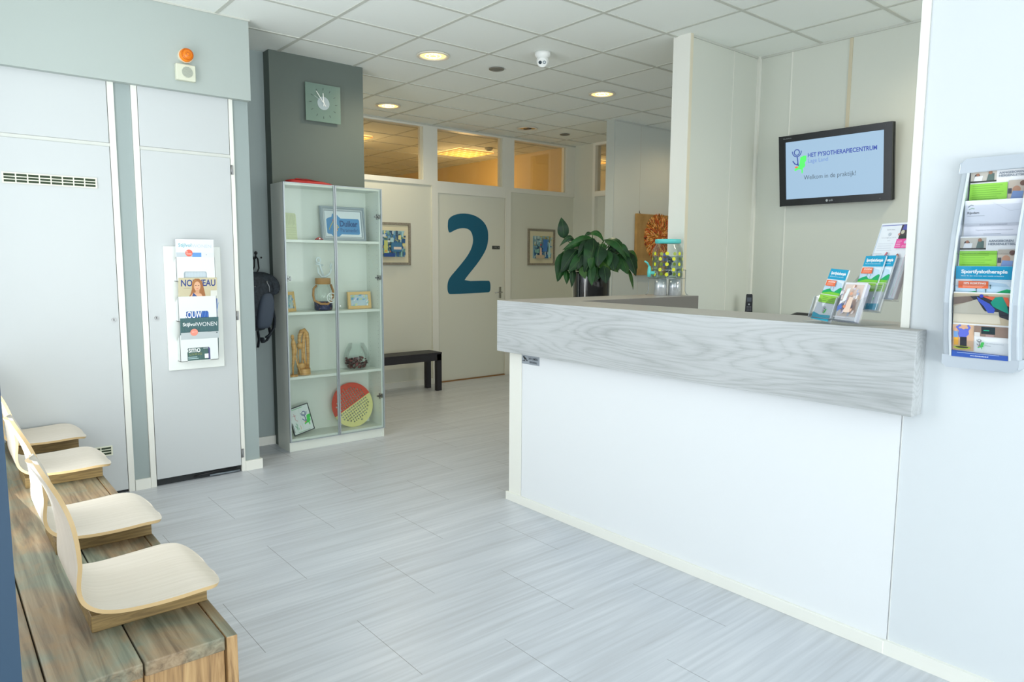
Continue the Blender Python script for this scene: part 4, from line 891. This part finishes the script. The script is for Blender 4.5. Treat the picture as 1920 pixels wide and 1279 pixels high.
for dx, dy, lb in ((-.048, -.02, 'left stack of clear cups under the drink dispenser'), (.05, -.02, 'right stack of clear cups under the drink dispenser')):
    # offset along the view's right direction
    c_ = Vector((jx, jy, 0))+rt*dx*1.0+Vector((0, dy*.3, 0))
    q = MB(); CP = mat((206, 210, 214), .18, .55)
    q.lathe([(.043, 0), (.045, .003), (.042, .05), (.0425, .053), (.040, .112), (.001, .112)], CP, 28); o = q.build('cup_stack', loc=(c_.x, c_.y, zt)); tag(o, lb, 'cups', 'cup stacks under the drink dispenser')
# fruit infuser dark pieces in the water
q = MB()
for k in range(12): q.ball((rnd.uniform(-.018, .018)+.02, rnd.uniform(-.02, .02), .14+k*.011), .014, mat(rnd.choice([(70, 84, 96), (96, 108, 118), (60, 72, 90)]), .4), 8)
for z in (.268, .235, .20): q.box(-.05, -.025, -.02, .0, z, z+.02, mat((96, 104, 150), .4))
q.build('ice_core', t)

# ---- potted plant behind the counter return
pc = Vector((3.885, 3.735, 0))
t = thing('potted_peace_lily', 'large green leafy plant in a tall glossy black planter behind the counter', 'plant', pc)
PT = mat((14, 15, 20), .12, 0, 0, .6, .6)
MB().lathe([(.001, .0), (.125, .0), (.132, .01), (.138, 1.36), (.139, 1.375), (.130, 1.378), (.128, 1.34), (.001, 1.33)], PT, 48).build('planter', t)
MB().lathe([(.127, 1.341), (.001, 1.345)], mat((50, 40, 32), .9), 24).build('soil', t)
fwd = Vector((math.sin(YAW), math.cos(YAW), 0)); mpp = .00402/5.815
LF, N_, b_ = nt('peace_lily_leaf'); N_.links.new(ramp(N_, noise(N_, 9, (1, 1, 1), 4, .6, .5), [(.3, (16, 50, 20)), (.55, (30, 78, 30)), (.75, (66, 108, 46))]), b_.inputs['Base Color']); b_.inputs['Roughness'].default_value = .42; b_.inputs['Specular IOR Level'].default_value = .3; bump(N_, b_, noise(N_, 30, (1, 1, 1), 3), .3, .004)
MIDR = mat((60, 98, 46), .4); STEM = mat((52, 92, 38), .5)
def v2w(a, b2, d): # zoomed photo units -> local metres around the planter
    return rt*((a-692)*mpp)+Vector((0, 0, 1.195+(1023-b2)*mpp))+fwd*d
LF2 = LF.copy(); LF2.name = 'peace_lily_leaf_dark'; e_ = [n for n in LF2.node_tree.nodes if n.type == 'VALTORGB'][0].color_ramp.elements
for k_, c_ in enumerate([(10, 34, 18), (18, 52, 26), (36, 76, 36)]): e_[k_].color = RGB(c_)
LF3 = LF.copy(); LF3.name = 'peace_lily_leaf_light'; e_ = [n for n in LF3.node_tree.nodes if n.type == 'VALTORGB'][0].color_ramp.elements
for k_, c_ in enumerate([(34, 66, 26), (56, 92, 36), (92, 118, 54)]): e_[k_].color = RGB(c_)
fol = MB(); stems = MB()
def leafm(a0, b0, a1, b1, wdt, d0=0., d1=0., arch=.0, fold=.25, stem=True, twist=None):
    twist = rnd.uniform(-.55, .55) if twist is None else twist; fold = fold+rnd.uniform(0, .35)
    A, B = v2w(a0, b0, d0), v2w(a1, b1, d1); L_ = (B-A).length; n = 9; ax = (B-A).normalized()
    out = (-fwd*1.0+Vector((0, 0, .25))); side = ax.cross(out).normalized(); side = (side+fwd*twist).normalized(); nor = side.cross(ax).normalized()
    if nor.dot(-fwd) < 0: nor = -nor
    W_ = wdt*mpp*.5; vs = []
    for i in range(n+1):
        s_ = i/n; pr = (math.sin(math.pi*min(1, s_**.72))**.85) if s_ < 1 else 0
        pr = max(pr, .02); c_ = A.lerp(B, s_)+nor*(math.sin(math.pi*s_)*(.10*L_+arch))+Vector((0, 0, 1))*arch*math.sin(math.pi*s_)
        wob = .12*math.sin(s_*9+a0)
        for j in (-1, -.5, 0, .5, 1):
            vs.append(c_+side*W_*pr*j+nor*(-abs(j)*fold*W_*pr+(.006 if j == 0 else 0)*-1+wob*W_*pr*abs(j)*.5))
    fs = [(i*5+j, i*5+j+1, (i+1)*5+j+1, (i+1)*5+j) for i in range(n) for j in range(4)]
    fol.add(vs, fs, rnd.choice([LF, LF, LF2, LF2, LF3]), True)
    fol.tube([vs[i*5+2]+nor*.0012 for i in range(n+1)], .0016, MIDR, 4)
    if stem:
        root = Vector((rnd.uniform(-.05, .05), rnd.uniform(-.05, .05), 1.34)); mid = (root+A)*.5+Vector((0, 0, .05)); stems.tube([root, root.lerp(mid, .6), mid.lerp(A, .4), A], .0035, STEM, 6)
LV = [(392, 400, 355, 175, 130, 0, 0, .0), (520, 440, 335, 485, 75, -.02, -.06, .03), (700, 400, 365, 525, 105, -.02, -.1, .02), (660, 345, 825, 440, 80, .02, 0, .02), (700, 345, 600, 395, 50, .02, 0, .01),
      (378, 548, 310, 862, 150, -.08, -.12, .0), (520, 515, 345, 765, 170, -.10, -.15, .01), (700, 400, 590, 795, 190, -.08, -.17, .02), (600, 560, 420, 760, 130, -.12, -.17, .0),
      (760, 480, 728, 702, 180, -.12, -.18, .01), (880, 540, 905, 745, 150, -.08, -.16, .0), (830, 410, 1065, 650, 130, 0, -.08, .03), (1035, 515, 1155, 800, 150, -.02, -.1, .01), (1080, 720, 1128, 942, 42, -.06, -.1, .0),
      (905, 600, 968, 740, 110, -.06, -.12, 0), (655, 635, 668, 900, 110, -.14, -.19, 0), (800, 690, 820, 880, 130, -.14, -.18, 0), (405, 735, 410, 888, 75, -.12, -.14, 0), (470, 700, 460, 922, 80, -.12, -.15, 0),
      (560, 700, 600, 830, 90, -.16, -.18, 0), (745, 700, 700, 860, 120, -.12, -.17, 0), (980, 560, 1060, 780, 150, -.05, -.12, 0), (1060, 530, 1180, 640, 90, .0, -.05, .01), (850, 600, 790, 800, 150, -.1, -.16, 0),
      (560, 470, 480, 640, 130, -.06, -.12, .0), (900, 440, 1010, 560, 110, .0, -.05, .01), (760, 440, 640, 600, 130, -.02, -.1, .01), (620, 420, 560, 560, 110, .0, -.06, .01), (700, 430, 735, 480, 40, 0, 0, 0),
      (860, 560, 900, 720, 180, .06, .04, 0), (720, 520, 700, 760, 220, .02, -.02, 0), (600, 520, 560, 760, 200, .02, -.04, 0), (930, 560, 980, 720, 120, .05, .06, 0), (480, 560, 440, 720, 150, .0, -.05, 0), (820, 450, 770, 560, 90, -.04, -.08, .01),
      (520, 460, 400, 640, 120, .1, .14, .01), (900, 480, 1040, 680, 130, .12, .14, .01), (700, 440, 660, 680, 150, .14, .18, .01)]
LV += [(640, 430, 520, 600, 120, -.09, -.15, .01, .3), (820, 520, 850, 700, 130, -.10, -.15, 0, .35), (940, 480, 1090, 600, 110, -.03, -.09, .02, .3), (560, 560, 520, 730, 110, -.13, -.17, 0, .35),
       (690, 560, 650, 740, 120, -.15, -.18, 0, .3), (450, 520, 330, 640, 110, -.05, -.10, 0, .3), (850, 640, 960, 760, 100, -.08, -.12, 0, .3), (1090, 560, 1175, 720, 80, -.03, -.07, 0, .3), (880, 430, 960, 500, 90, .02, -.02, .01, .3), (340, 760, 318, 860, 60, -.1, -.12, 0, .3)]
for L in LV: leafm(*L)
fol.build('foliage', t); stems.build('stems', t)

# ---- television
tw, th = .79, .50
t = thing('wall_television', 'black flat television showing a welcome screen on the recess wall', 'television', (4.945, 2.834, 1.87), rot=(math.radians(6.8), 0, FX))
BZL = mat((16, 20, 24), .25)
q = MB(); q.ext([(0, 0), (tw, 0), (tw, th), (0, th)], 0, .03, BZL, holes=[[(.047, .048), (tw-.052, .048), (tw-.052, th-.045), (.047, th-.045)]]); q.box(.0, tw, .02, .055, .0, th, BZL); q.build('bezel', t, bev=.003)
a = Art(tw-.099, th-.093, None, .002, Matrix.Translation((0, .010, 0)), .6, x0=.047, z0=.048)
sc_m, N_, b_ = nt('screen_glow'); b_.inputs['Base Color'].default_value = (0.01, .01, .012, 1); b_.inputs['Roughness'].default_value = .4
b_.inputs['Emission Color'].default_value = RGB((158, 190, 216)); b_.inputs['Emission Strength'].default_value = 1.0
a.box(a.x0, a.x0+a.w, 0, .003, a.z0, a.z0+a.h, sc_m, a.T)
_mat = mat
def mat_e(c, rough=.5, *k):  # picture on the lit screen
    return _mat(c, rough, 0, .85) if not k else _mat(c, rough, *k)
mat = mat_e
a.logo(.135, .66, .46)
a.text('HET FYSIOTHERAPIECENTRUM', .245, .70, .935, .775, (50, 66, 140), .022); a.text('Lage Land', .248, .585, .455, .675, (96, 120, 172)); a.text('Welkom in de praktijk!', .20, .30, .735, .40, (72, 84, 96))
mat = _mat
a.build('screen', t)
a = Art(tw, th, None, .002, Matrix.Translation((0, -.0002, 0)), .3); a.text('PLASMA', .045, .955, .125, .968, (150, 156, 160)); a.disc(.452, .047, .011, (176, 180, 184), 20); a.text('LG', .472, .034, .505, .060, (176, 180, 184), .02); a.disc(.91, .03, .002, (200, 200, 200)); a.disc(.95, .965, .004, (60, 64, 66)); a.build('logo', t)
q = MB(); q.box(tw/2-.12, tw/2+.12, .055, .075, .12, .38, M_black); q.build('wall_bracket', t)

# ---- phone on a cabinet at the television wall, and a desk chair
q = thing('filing_cabinet', 'low white cabinet under the television, hidden behind the counter', 'cabinet', (4.78, 2.75, 0))
MB().box(-.2, .2, -.45, .3, 0, 1.062, M_white).build('body', q, bev=.003)
MB().box(-.214, -.2, -.44, .29, .05, 1.04, M_white).build('door', q, bev=.002)
t = thing('cordless_phone', 'black cordless phone standing in its charger behind the counter', 'phone', (4.80, 2.965, 1.063), rz=-1.0)
MB().box(-.03, .03, -.02, .06, 0, .02, M_black).build('charger', t, bev=.004)
q = MB(); q.ext([(-.024, .012), (.024, .012), (.025, .10), (.023, .148), (.018, .152), (-.018, .152), (-.023, .148), (-.025, .10)], -.012, .012, mat((34, 36, 42), .3)); q.build('handset', t, bev=.003)
q = MB(); q.box(-.016, .016, -.0145, -.012, .098, .130, mat((92, 98, 108), .2)); q.build('display', t)
q = MB(); q.cyl(.006, 0, .002, mat((170, 176, 184), .3), 12, Matrix.Translation((0, -.0125, .078)) @ MX)
for i in (-1, 0, 1):
    for j in range(4): q.box(i*.012-.004, i*.012+.004, -.0142, -.012, .028+j*.010, .034+j*.010, mat((96, 98, 108), .4))
q.build('keypad', t)
q = MB(); q.tube([(4.70, 2.93, 1.067), (4.73, 2.89, 1.069), (4.80, 2.86, 1.068), (4.86, 2.80, 1.067)], .004, M_black, 6); tag(q.build('phone_cable'), 'black cable lying right of the cordless phone', 'cable')
t = thing('office_chair', 'black office chair whose back just tops the counter left of the brochures', 'chair', (4.0, 2.06, 0), rz=1.2)
blob([(.80, 0, .0, .16, .02), (.84, 0, 0, .21, .03), (1.0, 0, .01, .22, .035), (1.13, 0, .02, .19, .03), (1.160, 0, .02, .10, .015)], M_black).build('backrest', t)
blob([(.46, 0, -.25, .18, .18), (.48, 0, -.25, .23, .22), (.53, 0, -.25, .23, .22), (.55, 0, -.25, .20, .20)], M_black).build('seat', t)
q = MB(); q.tube([(0, -.1, .46), (0, .03, .48), (0, .05, .7), (0, .03, .9)], .02, M_black, 8); q.build('back_support', t)
q = MB(); q.cyl(.025, .08, .46, M_black, 16, Matrix.Translation((0, -.25, 0)))
for k in range(5):
    a_ = k*2*math.pi/5; q.tube([(0, -.25, .10), (.28*math.cos(a_), -.25+.28*math.sin(a_), .07)], .016, M_black, 8); q.ball((.28*math.cos(a_), -.25+.28*math.sin(a_), .03), .03, M_black, 10)
q.build('base', t)

# ---- silver brochure rack on the right wall
RY, RZ = .778, 1.13
t = thing('brochure_rack', 'silver curved wall rack holding five brochures, right edge of the photo', 'brochure rack', (2.687, RY, RZ), rz=FX)
prof = [(.0, .050), (.02, .066), (.10, .088), (.20, .103), (.30, .100), (.42, .083), (.54, .052), (.62, .028), (.642, .016)]   # (z, distance from wall)
def pd(z):
    for (a0, b0), (a1, b1) in zip(prof[:-1], prof[1:]):
        if a0 <= z <= a1: return b0+(b1-b0)*(z-a0)/(a1-a0)
    return prof[-1][1] if z > 0 else prof[0][1]
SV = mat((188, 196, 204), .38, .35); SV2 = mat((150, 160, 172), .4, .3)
def rail(x0, x1, dd, m, z0=0, z1=.642, th=.016):
    q = MB(); n = 26; vs = []
    for i in range(n+1):
        z = z0+(z1-z0)*i/n; d = max(pd(z)+dd, .004)
        vs += [(x0, -d, z), (x1, -d, z), (x1, -max(d-th, .0), z), (x0, -max(d-th, .0), z)]
    fs = [(0, 1, 2, 3)[::-1]]+[(4*n, 4*n+1, 4*n+2, 4*n+3)]
    for i in range(n):
        for j in range(4): k = (j+1) % 4; fs.append((4*i+j, 4*i+k, 4*i+4+k, 4*i+4+j))
    q.add(vs, fs, m); return q
W0, W1 = -.107, .107
rail(W0, W0+.022, 0, SV, th=.045).build('side_rail', t, bev=.005); rail(W1-.022, W1, 0, SV, th=.045).build('side_rail', t, bev=.005)
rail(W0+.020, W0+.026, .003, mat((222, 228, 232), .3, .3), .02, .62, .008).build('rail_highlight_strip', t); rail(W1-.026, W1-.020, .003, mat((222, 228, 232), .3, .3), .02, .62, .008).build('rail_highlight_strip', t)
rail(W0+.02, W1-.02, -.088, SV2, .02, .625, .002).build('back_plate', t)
q = MB(); W0b, W1b = W0-.0015, W1+.0015; q.ext([(W0+.012, -.018), (W1-.012, -.018), (W1b, -.006), (W1b, .022), (W0b, .022), (W0b, -.006)], -.066, 0, SV); q.build('bottom_cap', t, bev=.004)
q = MB(); q.ext([(W0b, .622), (W1b, .622), (W1b, .650), (W1-.015, .662), (W0+.015, .662), (W0b, .650)], -.028, 0, SV); q.build('top_cap', t, bev=.004)
IN0, IN1 = W0+.027, W1-.027; iw = IN1-IN0
for z0 in (.45, .355, .255, .165, .02):
    q = MB(); tz = (pd(z0+.07)-pd(z0))
    ang_ = math.atan2(tz, .07); M_ = Matrix.Translation((0, -pd(z0)+.012, z0)) @ Matrix.Rotation(ang_, 4, 'X'); q.box(IN0, IN1, -.012, -.0105, 0, .06, M_acryl, M_); q.box(IN0, IN1, -.012, .02, -.0015, 0, M_acryl, M_); q.build('pocket', t)
TM = Matrix.Translation((2.687, RY, RZ)) @ Matrix.Rotation(FX, 4, 'Z')
def brochure(art, ztop, h, dfront, label, tilt=None, name='brochure', dx=0):
    """top edge at local height ztop, lying dfront behind the rail curve"""
    zb = ztop-h; p_b, p_t = dfront
    a_ = math.atan2(p_t-p_b, h); o = art.build(name); o.matrix_world = TM @ Matrix.Translation((IN0+dx, -p_b, zb)) @ Matrix.Rotation(a_, 4, 'X'); return tag(o, label, 'brochure', 'brochures in the silver rack')
def hersen(w, h):
    a = Art(w, h, (236, 236, 238), .003, L=.00025); a.rect(0, .60, .48, .98, (120, 104, 92)) if False else None
    a.rect(0, .80, .46, .98, (196, 190, 180)); a.disc(.12, .90, .05, (60, 56, 60)); a.poly([(.05, .81), (.2, .81), (.22, .90), (.08, .90)], (226, 226, 230)); a.poly([(.28, .81), (.42, .81), (.42, .93), (.32, .94)], (90, 110, 104)); a.disc(.35, .945, .035, (160, 116, 90)); a.rect(0, .80, .46, .825, (60, 60, 56)); a.disc(.13, .92, .03, (160, 110, 86))
    a.text('AANGEBOREN', .50, .91, .92, .945, (130, 138, 150), .03); a.text('HERSENLETSEL', .50, .865, .96, .90, (130, 138, 150), .03)
    a.rect(0, .44, .66, .78, (146, 210, 74)); a.lines(.05, .46, .6, .76, 9, (116, 178, 60), rnd, .22)
    a.rect(.68, .44, 1, .80, (188, 176, 164)); a.disc(.82, .66, .07, (180, 136, 112)); a.poly([(.72, .5), (.92, .5), (.94, .63), (.76, .64)], (120, 146, 196)); a.disc(.92, .75, .05, (110, 80, 70)); a.rect(.68, .44, 1, .50, (70, 70, 76)); a.rect(.68, .60, .74, .68, (70, 70, 80))
    a.rect(0, 0, 1, .42, (226, 228, 230)); return a
brochure(hersen(iw, .205), .628, .205, (.010, .018), 'brochure with a green block and photos, top of the silver rack')
a = Art(iw, .205, (226, 228, 238), .005, L=.00025); a.line([(.06, .90), (.11, .93), (.15, .92)], .02, (150, 158, 168)); a.line([(.08, .86), (.13, .88), (.17, .87)], .02, (170, 190, 180)); a.text('Rijndam', .05, .78, .26, .825, (90, 96, 104), .02); a.rect(.05, .755, .36, .762, (180, 186, 194)); a.text('Dit is een leven na een hersenaandoening?', .28, .60, .76, .635, (150, 156, 170), .02); a.text('Programma voor mensen met hersenletsel en hun naasten', .22, .52, .86, .545, (176, 182, 194)); a.rect(.36, .47, .66, .48, (186, 192, 202)); a.line([(.5, .95), (.8, .82), (1, .84)], .006, (206, 208, 218))
brochure(a, .528, .205, (.036, .050), 'white brochure with small grey print, second in the silver rack')
brochure(hersen(iw, .21), .412, .21, (.056, .074), 'brochure with a green block and photos, middle of the silver rack', dx=.002)
a = sport(iw*.98, .21); brochure(a, .318, .21, (.060, .088), 'teal headed sport brochure, fourth in the silver rack')
a = Art(iw, .215, (236, 238, 240), .005, L=.00025)
a.rect(0, .52, 1, .985, (190, 176, 150)); a.poly([(0, .80), (0, .92), (.4, .95), (.5, .93), (.3, .86)], (128, 108, 96)); a.poly([(.3, .94), (.6, .70), (1, .60), (1, .80), (.6, .96)], (56, 58, 66)); a.poly([(0, .54), (.02, .78), (.42, .90), (.56, .72), (.80, .72), (.84, .54)], (206, 198, 180)); a.poly([(.5, .95), (.95, .94), (1, .8), (.84, .84)], (244, 110, 76))
a.poly([(.42, .94), (.50, .90), (.64, .84), (.74, .76), (.72, .70), (.62, .70), (.54, .80), (.44, .88)], (74, 98, 206)); a.poly([(.66, .86), (.74, .94), (.86, .95), (.94, .82), (.97, .70), (.8, .76), (.7, .80)], (32, 164, 136)); a.disc(.50, .95, .035, (60, 70, 190))
a.rect(0, .10, .385, .50, (214, 176, 144)); a.poly([(.10, .36), (.13, .44), (.28, .44), (.30, .36), (.24, .30), (.12, .30)], (96, 110, 206)); a.rect(.14, .15, .26, .31, (40, 42, 52)); a.disc(.20, .455, .035, (222, 168, 136)); a.line([(.12, .42), (.08, .46), (.14, .49)], .035, (96, 110, 206)); a.line([(.28, .42), (.31, .46), (.28, .49)], .035, (96, 110, 206)); a.rect(.03, .18, .11, .30, (240, 176, 60)); a.rect(.02, .30, .10, .40, (120, 160, 210)); a.disc(.06, .42, .035, (222, 168, 136)); a.disc(.18, .145, .16, (190, 210, 60), 24, .025); a.disc(.18, .15, .12, (60, 64, 40), 24, .015)
a.rect(.40, .34, 1, .50, (140, 118, 106)); a.rect(.52, .38, .76, .49, (30, 48, 54)); a.rect(.56, .43, .66, .44, (40, 190, 140)); a.rect(.40, .34, .5, .40, (214, 210, 206)); a.rect(.6, .345, .74, .375, (170, 140, 136)); a.logo(.50, .225, .17, True); a.text('HET FYSIOTHERAPIECENTRUM', .62, .232, .92, .246, (150, 160, 170)); a.rect(.60, .20, .7, .208, (180, 186, 192))
a.poly([(0, .0), (1, .0), (1, .075), (.5, .085), (0, .10)], (52, 88, 170)); a.text('www.fysiolageland.nl', .34, .02, .66, .045, (226, 232, 244), .02); a.rect(.1, .065, .85, .072, (170, 190, 226))
brochure(a, .235, .215, (.060, .092), 'brochure with insoles photo and blue foot, lowest in the silver rack')

# ---- wooden bench with four shell seats
zb = .42; by0, by1 = 1.92, 4.822
t = thing('wooden_bench', 'long rough stained plank bench along the left wall', 'bench', (.29, 3.37, 0))
def lb_(x0, x1, y0, y1, z0, z1): return (x0-.29, x1-.29, y0-3.37, y1-3.37, z0, z1)
for x0, x1 in ((-.04, .165), (.169, .371), (.375, .576)): MB().box(*lb_(x0, x1, by0, by1, zb-.04, zb), M_plank).build('plank', t, bev=.004)
sb = MB().box(*lb_(.579, .609, by0-.004, by1, 0, zb-.001), M_pine).build('side_board', t, bev=.004); sb.data.materials.append(M_plank); sb.data.polygons[1].material_index = 1
MB().box(*lb_(-.04, -.01, by0+.01, by1, 0, zb-.04), M_pine).build('side_board', t)
for x0, x1 in ((-.01, .165), (.168, .372), (.375, .577)): MB().box(*lb_(x0, x1, by0+.012, by0+.042, 0, zb-.0405), M_pine).build('end_board', t, bev=.003)
def make_shell():
    """single bent plywood shell: seat, curved corner, tall rounded back. local origin: bottom centre, +x forward"""
    prof = [(.384, -.016), (.381, -.014), (.374, -.010), (.362, -.004), (.340, .003), (.30, .006), (.24, .003), (.17, .001), (.10, .003), (.055, .014), (.024, .036), (.008, .066), (.000, .11), (-.003, .17), (-.008, .24), (-.018, .31), (-.036, .375), (-.054, .42), (-.064, .442), (-.070, .455), (-.072, .460)]
    wid = [.085, .115, .150, .180, .203, .2125, .2125, .207, .197, .188, .180, .177, .180, .190, .200, .202, .188, .160, .130, .090, .065]
    n = 16; vs = []; P_ = []
    # densify profile with catmull-rom
    def cr(a, b, c, d, t): return tuple(.5*((2*b[i])+(-a[i]+c[i])*t+(2*a[i]-5*b[i]+4*c[i]-d[i])*t*t+(-a[i]+3*b[i]-3*c[i]+d[i])*t**3) for i in range(3))
    pts = [(p[0], p[1] if p[1] < .1 else .1+(p[1]-.1)*.89, w) for p, w in zip(prof, wid)]; D_ = []
    for i in range(len(pts)-1):
        a, b2, c2, d2 = pts[max(i-1, 0)], pts[i], pts[i+1], pts[min(i+2, len(pts)-1)]
        for k in range(4): D_.append(cr(a, b2, c2, d2, k/4))
    D_.append(pts[-1])
    # rounded ends
    D_[0] = (D_[0][0]+.002, D_[0][1]-.001, .06); D_[-1] = (D_[-1][0]-.001, D_[-1][1]+.002, .04)
    T = .011; m = len(D_)
    nrm = []
    for i in range(m):
        a, b2 = D_[max(i-1, 0)], D_[min(i+1, m-1)]; dx, dz = b2[0]-a[0], b2[1]-a[1]; l = math.hypot(dx, dz); nrm.append((dz/l, -dx/l))
    J = 12; q = MB(); top = []; bot = []
    for i, (x, z, w) in enumerate(D_):
        nx, nz = nrm[i]   # points to sitter side
        if nx*.3+nz*1 < -.2: nx, nz = -nx, -nz
        dish = .010 if z < .03 else -.0
        for j in range(J+1):
            v = -1+2*j/J; yy = v*w; k_ = min(1, max(0, (z-.05)/.12)); k_ = k_*k_*(3-2*k_); ex = .014*v*v*k_; ez = .005*v*v*(1 if x > .08 else max(0, x/.08))*(1-k_)
            top.append((x+nx*(T/2)+ex, yy, z+nz*(T/2)+ez))
            bot.append((x-nx*(T/2)+ex, yy, z-nz*(T/2)+ez))
    c = J+1
    face = [(i*c+j, i*c+j+1, (i+1)*c+j+1, (i+1)*c+j) for i in range(m-1) for j in range(J)]
    q.add(top, face, M_shell, True); q.add(bot, [f[::-1] for f in face], M_shell, True)
    # ply edge
    ed = [i*c for i in range(m)]+[(m-1)*c+j for j in range(1, c)]+[i*c+J for i in range(m-2, -1, -1)]+[j for j in range(J-1, 0, -1)]
    ev = [top[k] for k in ed]+[bot[k] for k in ed]; e = len(ed)
    q.add(ev, [(i, (i+1) % e, e+(i+1) % e, e+i) for i in range(e)], M_ply, True)
    return q
sh = thing('shell_seat', 'pale beech shell seat nearest the camera, first on the bench', 'seat', (.262, 2.31, zb), group='beech shell seats on the plank bench')
s_o = make_shell().build('shell', sh); s_o.location = (0, 0, .059)
r_o = MB().box(.035, .342, -.14, .14, 0, .048, M_pineh).build('riser', sh, bev=.002)
for yy, lb in ((2.985, 'pale beech shell seat second from the camera on the bench'), (3.918, 'pale beech shell seat third from the camera on the bench'), (4.585, 'pale beech shell seat farthest from the camera, beside the cupboard')):
    c_ = sh.copy(); COL.objects.link(c_); c_.location = (.262, yy, zb); c_['label'] = lb
    for ch in (s_o, r_o):
        d_ = ch.copy(); COL.objects.link(d_); d_.parent = c_
